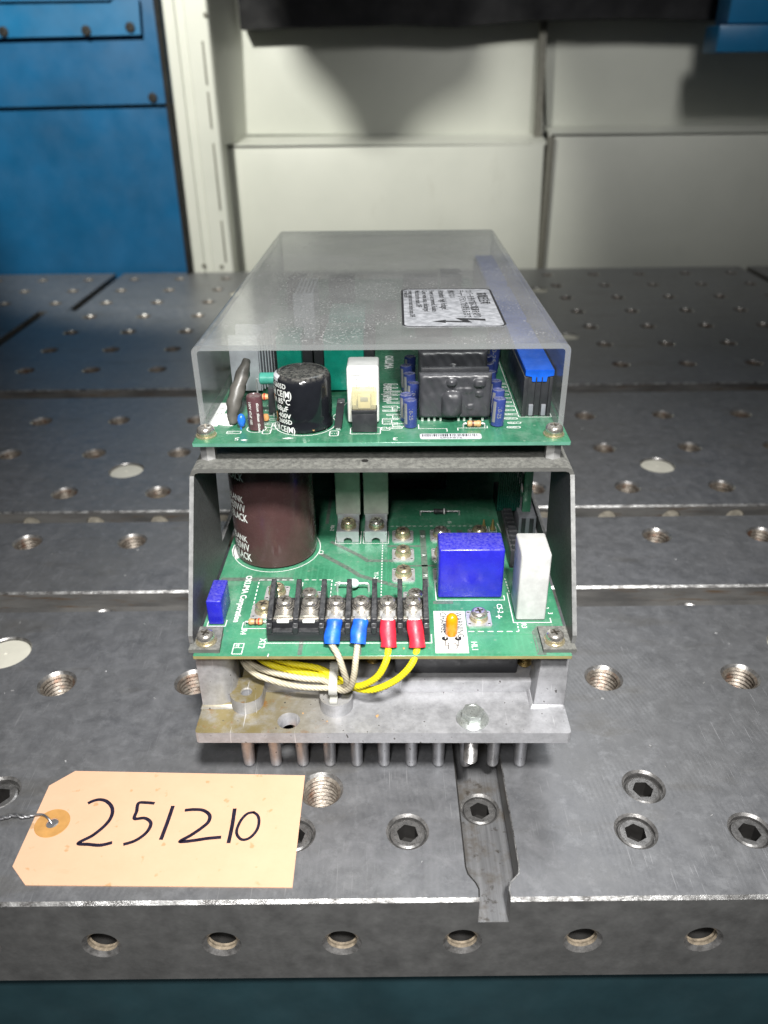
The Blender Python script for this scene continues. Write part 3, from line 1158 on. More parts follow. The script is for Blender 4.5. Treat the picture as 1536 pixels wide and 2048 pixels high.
bolt = empty("flange_bolt", parent=unit)
m = MB()
bx, by = 34.0, 7.2
m.lathe([(0, BZ), (6.1, BZ + .02), (6.2, BZ + .5), (5.0, BZ + 1.5), (3.0, BZ + 1.6)], (bx, by, 0), 32)
hx = [(bx + 4.3 * math.cos(R(60 * k + 8)), by + 4.3 * math.sin(R(60 * k + 8))) for k in range(6)]
m.prism(hx, 'xy', BZ + 1.3, BZ + 4.2)
m.lathe([(3.55, BZ + 4.1), (3.3, BZ + 4.75), (2.7, BZ + 4.75), (2.4, BZ + 4.55), (0, BZ + 4.55)], (bx, by, 0), 28)
m.build("head", "zinc_bright", bolt, sharp=30)
m = MB()
pr = [(2.35, 33.0)]
z = 33.0
while z > 17.2:
    pr += [(2.75, z - .45), (2.25, z - .9)]
    z -= .9
pr += [(1.8, 16.2), (0, 16.2)]
m.lathe(pr, (bx, by, 0), 22)
m.build("thread", "hole_lip", bolt, sharp=25)

# power modules under the lower board
MB().box(4.5, 53, 26.4, 110, 43.7, 63.5, .8).build("power_module", "black_plastic", unit)
MB().box(-26, 1.5, 40, 110, 43.7, 60.5, .8).build("power_module", "black_plastic", unit)
m = MB()
pr = []
for k in range(9):
    pr += [(2.4, 44 + k * 1.7), (2.9, 44.8 + k * 1.7)]
pr += [(2.4, 60), (0, 60)]
COIL = m.lathe(pr, seg=18).data("spacer_screw", "brass", 25)
for x, y in ((56.6, 32), (-4.2, 34), (-50, 40)):
    place("spacer_screw", COIL, unit, (x, y, 0))

# lower circuit board -------------------------------------------------
lb = empty("lower_board", parent=unit)
m = MB()
m.box(-68.8, 68.8, 8.6, 290, 65.9, P1, .15, seg=1)
for f in m.bm.faces:
    if abs(f.normal.z) < .5:
        f.material_index = 1
bmesh.ops.recalc_face_normals(m.bm, faces=m.bm.faces[:])
for f in m.bm.faces:
    f.material_index = 0 if f.normal.z > .7 else 1
m.build("board", ["board_green", "board_edge"], lb)
Z = P1 + .05
m = MB()       # gaps between copper areas seen through the lacquer
for pts, w in (([(-28, 78), (-15, 66), (-10, 60.5), (6, 52.6)], 2.2), ([(-24, 88), (-20, 84.5), (-11, 76.5), (-7, 72.0), (6, 72.0)], 2.0),
               ([(6, 68), (22, 68)], 1.2), ([(-68, 58), (-60, 58), (-38, 58)], 2.6), ([(16, 84.0), (1.5, 84.0)], 1.6), ([(17.5, 98), (17.5, 52)], 2.6), ([(34.5, 98), (34.5, 62)], 2.6),
               ([(-66, 26), (-60.5, 21), (-60.5, 10)], 1.4), ([(-30, 17), (-30, 9)], 1.6), ([(-8.5, 17), (-8.5, 9)], 2.0), ([(58, 9), (58, 22), (60, 25)], 3.4), ([(20, 41.3), (28, 41.3)], 2.0),
               ([(0, 104), (0, 116)], 2.0), ([(-27, 104), (-27, 130)], 1.6)):
    m.strip(pts, w, Z)
tag(m.build("copper_gap", "trace_gap", lb, keep_normals=True), kind="stuff")
m = MB()
for x0, x1, y0, y1 in ((2.0, 15.5, 84.8, 99), (2.0, 15.8, 69, 82.5), (2.0, 16.0, 53.2, 67), (19.5, 31, 84.8, 99), (19.5, 31, 69, 82.5), (19.5, 31, 53.2, 67), (-1.8, 9.2, 41, 50.5), (-28.5, -9.5, 9.4, 15.6), (-5.5, 16, 9.4, 15.6), (33, 57, 9.6, 21)):
    m.strip(rrect(x0, x1, y0, y1, 2.0, 4), .22, Z + .02, closed=True)
tag(m.build("pour_outline", "pour_edge", lb, keep_normals=True), kind="stuff")
m = MB()
ZS = Z + .05
m.dashes((-51.4, 30), (-51.7, 57.4), .42, ZS)
m.dashes((-51.6, 57.4), (-21.4, 57.4), .42, ZS, 1.9, 1.2)
m.dashes((-21.4, 57.4), (-21.2, 41), .42, ZS)
m.dashes((.2, 101.5), (46, 101.5), .36, ZS, 1.6, 1.0)
m.dashes((-.7, 87), (-.8, 41), .40, ZS, 1.2, .9)
m.dashes((50.5, 58), (51.2, 47), .40, ZS, 1.2, .9)
m.dashes((32.5, 22.6), (51.5, 22.6), .45, ZS, 2.2, 1.4)
m.dashes((51.5, 22.6), (51.6, 28), .4, ZS, 1.2, .8)
n = 64
m.strip([(-47.6 + 19.2 * math.cos(2 * math.pi * k / n), 82.6 + 19.2 * math.sin(2 * math.pi * k / n)) for k in range(n)], .35, ZS, closed=True)
m.face([(-67.3, 86, ZS), (-64.8, 80, ZS), (-62.8, 75.2, ZS), (-64, 73.8, ZS), (-66.2, 76, ZS), (-67.6, 81, ZS)])
m.strip([(21.3, 61), (21.3, 42.8), (48.6, 42.8), (48.6, 46)], .36, ZS)
m.strip([(50.2, 48), (50.2, 28.1), (64.6, 28.1), (64.6, 31)], .36, ZS)
m.strip([(-67.2, 30), (-67.2, 26.1), (-60.2, 26.1), (-60.2, 30)], .36, ZS)
m.strip([(-43.8, 15.8), (18.4, 15.8), (18.4, 21)], .36, ZS)
m.strip([(-43.2, 28.4), (-53.6, 28.4), (-53.6, 24.6), (-43.2, 24.6)], .34, ZS)
m.strip([(-21.9, 97), (-21.9, 86.2), (-10.6, 86.2), (-10.6, 97)], .34, ZS)
m.strip([(-9.4, 97), (-9.4, 86.2), (1.9, 86.2), (1.9, 97)], .34, ZS)
m.strip([(44.2, 101), (44.2, 96), (47.2, 96), (47.2, 101)], .3, ZS)
m.strip([(48.3, 101), (48.3, 96), (51.5, 96), (51.5, 101)], .3, ZS)
m.strip([(52.6, 104), (54.0, 92)], .3, ZS)
m.strip([(-54.8, 15.6), (-51.2, 15.6), (-51.2, 9.6), (-54.8, 9.6)], .34, ZS, closed=True)
m.strip([(-54.8, 13.2), (-51.2, 13.2)], .3, ZS)
m.strip([(-53.0, 15.6), (-53.0, 13.2)], .3, ZS)
for s_, sz, x, y in (("OKUMA Corporation", 3.55, -57.6, 60.6),):
    m.text(s_, sz, x, y, ZS, bold=.03)
for s_, sz, x, y in (("V2", 2.7, -20.0, 56.2), ("Y1-2", 2.5, -4.0, 63.2), ("C3", 2.5, -28.6, 80.6), ("R6-2", 2.4, -25.0, 102.6), ("E7", 2.7, -35.2, 55.6), ("C", 2.6, -25.6, 54.0), ("XT2", 3.0, -45.6, 18.6),
                     ("R4", 2.9, -53.6, 24.3), ("C5-2", 2.8, 45.0, 40.2), ("+", 4.4, 43.4, 33.2), ("HL1", 2.9, 33.0, 16.6), ("R3", 2.6, 53.0, 27.6), ("2", 2.2, 63.6, 38.0), ("3", 2.4, 64.4, 34.6), ("-", 3.4, 6.8, 45.6),
                     ("D", 2.2, 16.6, 93.2), ("A", 2.2, 16.6, 77.2), ("M", 2.2, 16.8, 61.4), ("S1", 2.2, 29.6, 106.0), ("S4", 1.3, -54.2, 15.2), ("~", 3.0, -42.2, 9.8)):
    m.text(s_, sz * 1.08, x, y, ZS, bold=.018)
m.build("board_lettering", "silk_white", lb, keep_normals=True)


# square solder pads with a screw each
def pad_mesh():
    m = MB()
    m.prism(rrect(-4.8, 4.8, -4.8, 4.8, .9, 3), 'xy', .02, .75)
    for sx in (-1, 1):
        for sy in (-1, 1):
            m.box(sx * 3.7 - .55, sx * 3.7 + .55, sy * 3.6 - .4, sy * 3.6 + .4, .6, .85, .1, 1)
    return m.data("terminal_pad", ["tinned", "dark_hole"])


PAD = pad_mesh()
for k, (x, y, gold) in enumerate(((8.4, 91.7, 1), (8.4, 76.0, 1), (8.4, 60.2, 1), (25.6, 92.4, 0), (25.6, 76.2, 1), (25.6, 60.3, 1), (43.0, 93.0, 1), (-42.9, 47.2, 1), (-46.6, 35.0, 1), (-29.4, 43.5, 0), (12.9, 43.0, 0), (37.0, 30.0, 0))):
    p = place("terminal_pad", PAD, unit, (x, y, P1))
    place("screw", SCREW_PAD if gold else SCREW_PAD2, p, (0, 0, .75), rz=random.random() * 3)

# mounting bracket, folded dark sheet -------------------------------------------------
br = empty("bracket", parent=unit)
BT = 125.6
m = MB()
prof = [(-70.8, BT - 3), (-69.9, BT - .9), (-67.8, BT), (67.8, BT), (69.9, BT - .9), (70.8, BT - 3), (69.2, BT - 3), (68.6, BT - 2.0), (67.4, BT - 1.6), (-67.4, BT - 1.6), (-68.6, BT - 2.0), (-69.2, BT - 3)]
m.prism(prof, 'xz', 44.2, 290, 0)
m.build("top_sheet", ["bracket_paint"], br)
for s_ in (-1, 1):
    m = MB()
    a, b_ = s_ * 70.8, s_ * 69.2
    side = [(13.5, 69.4), (13.2, 73), (44.2, BT - 3), (290, BT - 3), (290, 69.4), (284, 69.4), (284, 118), (225, 118), (222, 77), (76, 76.6), (75, 119), (75, 119.2)]
    side = [(13.5, 69.4), (13.2, 73), (44.2, BT - 2.9), (290, BT - 2.9), (290, 69.4)]
    win = [(73, 77), (224, 77), (224, 117.5), (78, 117.5)]
    m.sheet(side, [win], lambda u, v: (a, u, v), 0)
    m.sheet(side, [win], lambda u, v: (b_, u, v), 1)
    for loop in (side, win):
        for k in range(len(loop)):
            p, q = loop[k], loop[(k + 1) % len(loop)]
            m.face([(a, p[0], p[1]), (a, q[0], q[1]), (b_, q[0], q[1]), (b_, p[0], p[1])], 2)
    m.build("side_plate", ["bracket_inner", "bracket_inner", "bracket_edge"], br, sharp=30)
    m = MB()
    xa, xb = (-70.6, -59.2) if s_ < 0 else (58.6, 70.6)
    m.prism([(xa, 10.2), (xb, 10.2), (xb + (-.6 if s_ > 0 else -1.2), 24), (xa, 24)], 'xy', P1 + .05, P1 + 1.6)
    m.build("foot_tab", "bracket_paint", br)
    place("screw", SCREW_CORNER, br, (-65.0 if s_ < 0 else 63.3, 15.2, P1 + 1.6), rz=.3 * s_)
m = MB()
m.lathe([(0, BT + .03), (1.3, BT + .04), (1.3, BT + .06), (0, BT + .06)], (-6.2, 50.7, 0), 20)
m.build("small_hole", "dark_hole", br)
STAND = MB()
hx = [(3.1 * math.cos(R(60 * k + 30)), 3.1 * math.sin(R(60 * k + 30))) for k in range(6)]
STAND.prism(hx, 'xy', 0, 133.3 - BT)
STAND = STAND.data("standoff", "tinned", 30)
for x, y in ((-65.2, 54.5), (64.0, 54.0), (-65, 270), (64, 270)):
    place("standoff", STAND, br, (x, y, BT))

# large brown capacitor -------------------------------------------------
cap = empty("large_capacitor", parent=unit)
CC, CR = (-47.6, 82.6), 17.7
m = MB()
m.lathe([(CR - 1.5, P1 + .3), (CR, P1 + 1.2), (CR, 119), (CR - .6, 120.5), (CR - 2, 121), (0, 121)], (CC[0], CC[1], 0), 64)
m.build("sleeve", "brown_sleeve", cap)
m = MB()
for z in (70.6, 89.6, 108.6):
    m.wrap_text("BLANK", 4.0, CC, CR + .13, -33, z + 8.9, 'RIGHT', bold=.02, fit=34)
    m.wrap_text("00\u00b5F450WV", 5.2, CC, CR + .13, -31, z + 4.4, 'RIGHT', bold=.02, fit=56)
    m.wrap_text("105\u00b0G BLACK", 5.0, CC, CR + .13, -29, z, 'RIGHT', bold=.024, fit=64)
for v in m.bm.verts:
    if v.co.z > 119:
        v.co.z = 119
m.build("sleeve_print", "silk_white", cap, keep_normals=True)

# two upright slabs on angle clips -------------------------------------------------
for xc in (-16.3, -3.7):
    sl = empty("slab_resistor", parent=unit)
    MB().box(xc - 5.6, xc + 5.6, 97, 101.5, 76, 121, .6).build("slab", "pale_slab", sl)
    m = MB()
    n = 12
    arch = [(xc - 1.9, P1 + .1)] + [(xc + 1.9 * math.cos(R(180 - 180 * k / n)), P1 + 1.0 + 1.5 * math.sin(R(180 * k / n))) for k in range(n + 1)] + [(xc + 1.9, P1 + .1)]
    o_ = [(xc - 4.9, P1 + .1)] + arch + [(xc + 4.9, P1 + .1), (xc + 5.0, 73.2), (xc - 5.0, 73.2)]
    m.sheet(o_, [], lambda u, v: (u, 87.2, v))
    m.box(xc - 5.0, xc + 5.0, 87.21, 98, 72.4, 73.3, .25)
    m.box(xc - 5.0, xc + 5.0, 96.2, 96.95, 73.2, 77, .2)
    m.build("angle_clip", "galvanised", sl)
    place("screw", SCREW_PAD if xc < -10 else SCREW_PAD2, sl, (xc + .2, 91.8, 73.3), rz=.5)

# film capacitors and ceramic resistor -------------------------------------------------
MB().box(21.9, 47.6, 43.6, 57.2, P1 + .4, 90.8, 1.0, seg=3).build("film_capacitor", "blue_box", unit)
tag(MB().box(-66.6, -60.8, 26.7, 41.4, P1 + .3, 78.8, .6, seg=3).build("film_capacitor", "blue_box", unit), "small blue box capacitor near the corner tab")
MB().box(51.2, 62.4, 29, 44.8, P1 + .3, 97.8, .9, seg=3).build("ceramic_resistor", "white_ceramic", unit)


def axial(name, a, b, r, mats, bands=(), lead=1.6, belly=.86, lead_mat="tinned", zb=None):
    """small part lying between two points with bent leads"""
    a, b = Vector(a), Vector(b)
    d = (b - a)
    L = d.length
    M = Vector((0, 0, 1)).rotation_difference(d.normalized()).to_matrix()
    e = empty(name, parent=unit)
    m = MB()
    prof = [(0, 0), (r * .8, .05 * L), (r, .14 * L), (r, .26 * L), (r * belly, .34 * L), (r * belly, .66 * L), (r, .74 * L), (r, .86 * L), (r * .8, .95 * L), (0, L)]
    m.lathe(prof, a, 18, mat=M)
    for k, t in enumerate(bands):
        m.lathe([(r * belly + .04, t * L - .35), (r * 1.02 + .03, t * L - .3), (r * 1.02 + .03, t * L + .3), (r * belly + .04, t * L + .35)], a, 18, 1 + k % (len(mats) - 1), mat=M)
    m.build("body", mats, e)
    u = d.normalized()
    zb = zb if zb is not None else a.z - r - .3
    for p, s_ in ((a, -1), (b, 1)):
        q = p + u * s_ * lead
        MB().tube(smooth_path([p, q - u * s_ * .3, q + Vector((0, 0, -.4)), Vector((q.x, q.y, zb))], 4), .33, 8).build("lead", lead_mat, e)
    return e


axial("resistor", (-51.4, 26.8, 69.2), (-45.6, 26.8, 69.2), 1.25, ["tan_resistor", "resistor_band", "red_band"], (.5, .72), 1.2, zb=P1)
# glass surge arrester on bent leads
e = empty("surge_arrester", parent=unit)
M = Matrix.Rotation(R(90), 3, 'Y')
m = MB()
m.lathe([(0, -2.4), (1.2, -2.2), (1.9, -1.2), (2.05, 0), (1.9, 1.2), (1.2, 2.2), (0, 2.4)], (-12.2, 49.2, 71.4), 20, mat=M)
m.build("bead", "glass_bead", e)
for s_ in (-1, 1):
    MB().tube(smooth_path([(-12.2 + s_ * 2.2, 49.2, 71.4), (-12.2 + s_ * 5.4, 49.2, 71.4), (-12.2 + s_ * 6.3, 49.1, 70.6), (-12.2 + s_ * 6.4, 49, P1)], 5), .48, 8).build("lead", "tinned", e)
# resistor and glass diode in the shade
axial("diode", (23.0, 112, 69.6), (29.5, 112, 69.6), 1.4, ["black_plastic", "silk_white"], (.8,), 6.0, zb=P1)
for x in (45.7, 49.8):
    MB().lathe([(1.3, P1), (1.2, P1 + 1.0), (.6, P1 + 3.2), (.35, P1 + 5.2), (0, P1 + 5.3)], (x, 98.5, 0), 12).build("solder_post", "brass", unit)

# terminal block -------------------------------------------------
tb = empty("terminal_block", parent=unit)
X0 = -37.0
PX = [-36.8, -27.2, -17.5, -7.9, 1.9, 11.5]
m = MB()
m.box(-42.6, 17.7, 16.5, 35.5, P1 + .15, 71.4, .3)
m.box(-42.5, 17.6, 20.0, 35.4, 71.2, 74.4, .3)
m.build("body", "black_plastic", tb)
for k in range(7):
    xb = -41.6 + 9.66 * k
    m = MB()
    m.prism([(16.3, 71.3), (16.3, 74.3), (18.6, 74.4), (18.6, 76.6), (21.0, 77.0), (22.0, 77.6), (35.6, 82.4), (36.6, 82.2), (36.6, 71.3)], 'yz', xb - .95, xb + .95)
    bmesh.ops.bevel(m.bm, geom=m.bm.edges[:], offset=.18, segments=1, affect='EDGES')
    m.build("barrier", "black_plastic", tb)
    if k < 6:
        m = MB()
        m.box(xb + 1.1, xb + 8.55, 16.45, 17.6, 71.5, 72.2, .2)
        m.build("step_ledge", "black_plastic", tb)
for k, x in enumerate(PX):
    m = MB()
    m.box(x - 3.7, x + 3.7, 20.4, 32.5, 74.45, 75.1, .15)
    m.prism([(x - 3.6, 75.3), (x - 3.2, 76.1), (x, 76.5), (x + 3.2, 76.1), (x + 3.6, 75.3)], 'xz', 21.2, 30.5)
    m.build("clamp_plate", "nickel", tb)
    if k < 2:
        MB().box(x - 2.3, x + 2.3, 19.2, 20.6, 74.1, 75.2, .3).build("contact_tongue", "silk_white", tb)
    o = place("screw", SCREW_TERM, tb, (x + .1, 26.6, 76.3), rz=random.uniform(-.3, .3))
SL = [(PX[2], (-18.4, 12.4), "blue_sleeve", "wire_cream", 69.9), (PX[3], (-8.9, 12.6), "blue_sleeve", "wire_cream", 69.9), (PX[4] + .2, (2.4, 12.6), "red_sleeve", "wire_yellow", 68.4), (PX[5] + .4, (13.0, 12.4), "red_sleeve", "wire_yellow", 68.4)]
WP = [
    [(-15.8, 8.0, 68.2), (-13.7, 6.4, 61.1), (-13.2, 8.4, 54.6), (-15.6, 12.0, 49.4), (-21.9, 13.0, 48.3), (-31.4, 14.0, 48.0), (-41.2, 16.0, 48.9), (-50.2, 19.0, 51.0), (-56.0, 27.0, 53.0), (-58, 40, 54)],
    [(-9.4, 8.0, 66.8), (-10.2, 5.6, 60.8), (-12.0, 7.4, 53.4), (-16.0, 10.4, 49.6), (-22.0, 14.6, 50.4), (-31.6, 16.0, 50.6), (-43.3, 18.0, 52.0), (-51.4, 21.4, 53.6), (-55.8, 29.0, 55.2), (-57, 42, 56)],
    [(1.5, 8.0, 65.4), (-1.9, 7.4, 58.6), (-8.0, 10.6, 51.6), (-14.4, 14.6, 48.4), (-20.2, 16.8, 49.6), (-28.0, 18.0, 50.9), (-39.8, 20.0, 52.2), (-48.0, 23.4, 54.4), (-53.2, 31.0, 56.4), (-54.5, 44, 57)],
    [(10.9, 8.0, 64.4), (5.7, 7.2, 57.9), (-2.4, 9.4, 51.0), (-9.6, 13.4, 47.6), (-16.5, 17.8, 47.9), (-24.3, 19.8, 51.9), (-36.0, 21.2, 53.6), (-47.2, 24.8, 56.0), (-51.8, 33.0, 58.2), (-52.5, 46, 58.5)]]
for k, (x, (ex, ey), sm, wm, ez) in enumerate(SL):
    rt = empty("wired_lug", parent=unit)
    m = MB()
    m.box(x - 2.9, x + 2.9, 21.0, 29.8, 75.75, 76.3, .2)
    m.frustum((x - 2.6, x + 2.6, 18.4, 22.5), (x - 2.2, x + 2.2, 18.6, 22.5), 75.2, 76.4, .3)
    m.build("lug", "tinned", rt)
    a, e2 = Vector((x, 19.4, 75.6)), Vector((ex, ey, ez))
    d = e2 - a
    pts, rad = [], []
    for i in range(13):
        t = i / 12
        pts.append(a + d * t + Vector((.12 * math.sin(7 * t + k), 0, .3 * math.sin(math.pi * t))))
        rad.append(2.95 * (1 + .035 * math.cos(9 * t + k)) * (.93 if i == 0 else 1.04 if i == 12 else 1))
    m = MB()
    m.tube(pts, rad, 20, cap=True)
    for v in m.bm.verts:
        v.co.z -= (v.co.z - (a.z + d.z * max(0, min(1, (v.co.y - a.y) / d.y)))) * .18
    m.build("sleeve", sm, rt)
    m = MB()
    i0 = a + d * .8
    m.tube(smooth_path([i0, e2, *WP[k]], 7), 1.2 if k < 2 else 1.3, 12)
    m.build("wire", wm, rt)
# nylon clip round the bundle
cl = empty("cable_clip", parent=unit)
m = MB()
N = 40
ring = []
for k in range(N):
    a = 2 * math.pi * k / N
    ring.append((6.2 * math.cos(a) + .5, 3.9 * math.sin(a)))
for i in range(N):
    p, q = ring[i], ring[(i + 1) % N]

    def cp(p, s_, k):
        return (-18.6 + k, 14.6 + p[0] * s_, 49.4 + p[1] * s_)
    for s1, s2, k1, k2 in ((1, 1, -1.6, 1.6), (.86, .86, -1.6, 1.6), (1, .86, -1.6, -1.6), (1, .86, 1.6, 1.6)):
        m.face([cp(p, s1, k1), cp(q, s1, k1), cp(q, s2, k2), cp(p, s2, k2)])
m.build("band", "nylon", cl)
m = MB()
m.box(-20.2, -17.0, 8.6, 12.6, 43.9, 45.4, .5)
m.box(-20.4, -16.8, 17.8, 21.6, 51.6, 54.2, .5)
m.build("lock", "nylon", cl)

# amber lamp and its warning label
e = empty("charge_lamp", parent=unit)
m = MB()
m.lathe([(0, 68.0), (2.0, 68.1), (2.25, 68.8), (2.25, 74.6), (2.05, 75.9), (1.4, 76.8), (.7, 77.2), (0, 77.3)], (25.9, 20.6, 0), 24)
m.build("bulb", "amber", e)
for s_ in (-1, 1):
    MB().tube([(25.9 + s_ * 1.1, 20.2, 68.4), (25.9 + s_ * 2.2, 18.8, 68.0), (25.9 + s_ * 2.4, 18.2, P1 + .1)], .35, 8).build("lead", "tinned", e)
e = empty("warning_label", parent=unit)
MB().prism([(19.5, 10.0), (31.7, 10.0), (32.0, 35.4), (19.8, 35.4)], 'xy', P1 + .02, P1 + .2).build("paper", "label_white", e)
m = MB()
zt = P1 + .25
m.text("WARNING", 3.5, 28.3, 34.8, zt, xs=.95)
m.text("CHARGE", 3.5, 22.2, 34.6, zt, xs=.95)
for x in (23.4, 28.3):
    m.lathe([(1.25, zt), (.0, zt)], (x, 18.2, 0), 20)
m.strip([(23.4, 17.4), (23.4, 14.2), (24.6, 14.2)], .28, zt)
m.strip([(28.3, 17.4), (28.3, 14.2), (27.2, 14.2)], .28, zt)
m.strip([(24.4, 15.6)] + [(26.2 + 1.7 * math.cos(R(a)), 13.8 + 1.8 * math.sin(R(a))) for a in range(80, -90, -20)] + [(24.4, 12.0)], .28, zt, closed=True)
m.build("label_print", "print_black", e, keep_normals=True)

e = empty("cavity_blocker", parent=unit)  # dark boxes added to black out the cavity behind the front parts
MB().box(-27, 31, 138, 190, P1 + .2, 121, 1.2).build("core", "black_plastic", e)
MB().box(-24, 28, 134, 138.2, P1 + 6, 112, 1.0).build("blocker_front", "black_gloss", e)
MB().box(-69, 69, 287, 289, P1 + .3, BT - 3.2).build("added_rear_sheet", "bracket_inner", br)  # unseen sheet added to close the rear and keep the cavity dark

# header row, board-to-board connector and ribbon on the far side
hd = empty("pin_header", parent=unit)
MB().box(53.4, 58.6, 66, 130, P1 + .1, 76.2, .4).build("housing", "black_plastic", hd)
FIN = MB().box(-1.9, 1.9, -.8, .8, 0, 1.9, .2).data("latch", "black_plastic")
for k in range(12):
    place("latch", FIN, hd, (56.2, 68 + 3.9 * k, 76.1))
cn = empty("board_connector", parent=unit)
m = MB()
m.box(60.4, 68.4, 92, 112, P1 + .1, 77.5, .5)
m.build("housing", "connector_grey", cn)
for x in (62.6, 66.2):
    MB().box(x - .9, x + .9, 91.4, 93, P1 + 1, 77.0, .15).build("slot", "black_plastic", cn)
MB().box(62.4, 66.2, 97, 99.5, 77.4, 133.3, .3).build("riser_board", "board_green_dark", cn)
m = MB()
for k in range(11):
    m.tube([(52.0 + .95 * k, 101.2, 76), (52.0 + .95 * k, 101.4, 133)], .46, 6)
m.build("ribbon", "ribbon_green", cn)
MB().box(34, 46, 128, 146, 88, 124, .6).build("film_capacitor", "blue_box", unit)

# ================================================================== upper board
ub = empty("upper_board", parent=unit)
m = MB()
m.box(-68.8, 68.6, 46.4, 305, 133.4, P2, .15, seg=1)
bmesh.ops.recalc_face_normals(m.bm, faces=m.bm.faces[:])
for f in m.bm.faces:
    f.material_index = 0 if abs(f.normal.z) > .7 else 1
m.build("board", ["board_green_dark", "board_edge_green"], ub)
for x, y in ((-64.9, 53.0), (63.4, 52.6)):
    place("screw", SCREW_CORNER, ub, (x, y, P2), rz=.2)
Z2 = P2 + .06
m = MB()
m.strip([(-60.2, 66), (-60.2, 150)], .25, Z2)
m.text("OKUMA", 5.4, .6, 146, Z2, bold=.03, xs=.95)
m.text("MADE IN JAPAN", 4.6, .4, 107.5, Z2, bold=.03, xs=.64)
m.text("1006-8901", 4.2, -64.2, 112, Z2, bold=.012)
m.text("E4809-045", 4.2, -65.5, 150, Z2)
m.text("5", 3.6, -52.0, 51.2, Z2, rot=180, xs=1.2)
m.text("3", 3.6, 6.4, 50.6, Z2, rot=180, xs=1.4)
m.text("H", 3.2, 61.6, 57.8, Z2)
m.face([(-51.6, 48.9, Z2), (-50.2, 48.2, Z2), (-48.8, 48.9, Z2), (-50.2, 49.7, Z2)])
m.face([(-36.6, 50.3, Z2), (-34.6, 49.6, Z2), (-32.0, 50.4, Z2), (-34.0, 51.0, Z2)])
for x, y, w, h in ((-55.2, 56, 2.6, 2.2), (-43.0, 57.5, 1.5, 6), (-40.4, 62, 1.3, 6), (-17.6, 54.6, 1.6, 4.6), (1.6, 58.8, 1.6, 2.8), (2.0, 66, 1.8, 3), (6.4, 62.2, 2.2, 3.2), (6.4, 70, 2.2, 3.4), (6.2, 78.5, 2.2, 3.4), (5.6, 96, 2.4, 3.6)):
    m.strip(rrect(x - w, x + w, y - h / 2, y + h / 2, min(w, h / 2) * .45, 3), .36, Z2, closed=True)
    m.text(random.choice(("C12", "R41", "D7", "C22")), 1.5, x - w * .8, y - .5, Z2, rot=0)
lab = ["GND", "+5V", "-15V", "AINP", "BRK", "VCC", "A1T", "OUT2", "RST", "IN7"]
for k in range(12):
    yy = 59.5 + 4.3 * k
    xx = 3.8 if k % 3 else 5.4
    m.strip(rrect(xx - 3.6, xx + 2.4, yy - .75, yy + .75, .7, 3), .32, Z2, closed=True)
    m.text(lab[k % 10] + "-" + lab[(k * 3 + 1) % 10], 1.15, xx - 3.2, yy - .45, Z2, rot=0)
    xr = 49.4 + (k % 2) * .8
    m.strip(rrect(xr - 2.2, xr + 2.8, yy - .7, yy + .7, .65, 3), .32, Z2, closed=True)
    m.text(lab[(k * 7 + 3) % 10] + str(k), 1.15, xr - 1.8, yy - .45, Z2, rot=0)
m.strip([(14.0, 62.6), (14.0, 58.6), (24.5, 58.6), (24.5, 55.8)], .28, Z2)
m.strip([(28.6, 56.6), (28.6, 59), (39.8, 59), (39.8, 61)], .28, Z2)
m.strip(rrect(53.0, 65.6, 69.4, 200, .4, 1), .3, Z2, closed=True)
m.strip([(-20.6, 58.2), (-20.6, 66), (-12.4, 92), (-1, 92)], .26, Z2)
m.strip(rrect(-11.6, -.4, 54.0, 60, .3, 1), .3, Z2, closed=True)
n = 40
m.strip([(-29.2 + 11.6 * math.cos(2 * math.pi * k / n), 64.2 + 11.6 * math.sin(2 * math.pi * k / n)) for k in range(n)], .35, Z2, closed=True)
m.strip([(-47.2 + 3.6 * math.cos(2 * math.pi * k / n), 59.4 + 3.6 * math.sin(2 * math.pi * k / n)) for k in range(n)], .3, Z2, closed=True)
for yy in (64, 68.5, 73, 78, 83):
    m.strip(rrect(-46.4, -39.0, yy - .8, yy + .8, .3, 2), .2, Z2, closed=True)
    m.text("D" + str(int(yy)), 1.3, -45.6, yy - .5, Z2, rot=0)
m.build("board_lettering", "silk_white", ub, keep_normals=True)
e = empty("part_label", parent=ub)
MB().prism([(-66.4, 62), (-62.6, 62), (-62.0, 86), (-65.8, 86)], 'xy', P2 + .02, P2 + .15).build("label_paper", "silk_white", ub)
m = MB()
m.text("1911-22", 3.0, -65.2, 82, P2 + .2)
m.build("label_print", "print_grey", ub, keep_normals=True)
bpy.data.objects.remove(e)
# barcode
m = MB()
m.prism(rrect(14.2, 36.8, 49.0, 53.7, 1.0, 3), 'xy', P2 + .02, P2 + .16)
m.build("barcode_label", "barcode_paper", ub)
m = MB()
x = 15.0
while x < 35.6:
    w = random.choice((.22, .22, .35, .5))
    m.face([(x, 51.0, P2 + .2), (x + w, 51.0, P2 + .2), (x + w, 53.2, P2 + .2), (x, 53.2, P2 + .2)])
    x += w + random.choice((.25, .3, .45, .6))
m.text("6806876", 1.7, 21.4, 49.3, P2 + .2, rot=0, xs=1.4)
m.build("barcode_print", "print_black", ub, keep_normals=True)

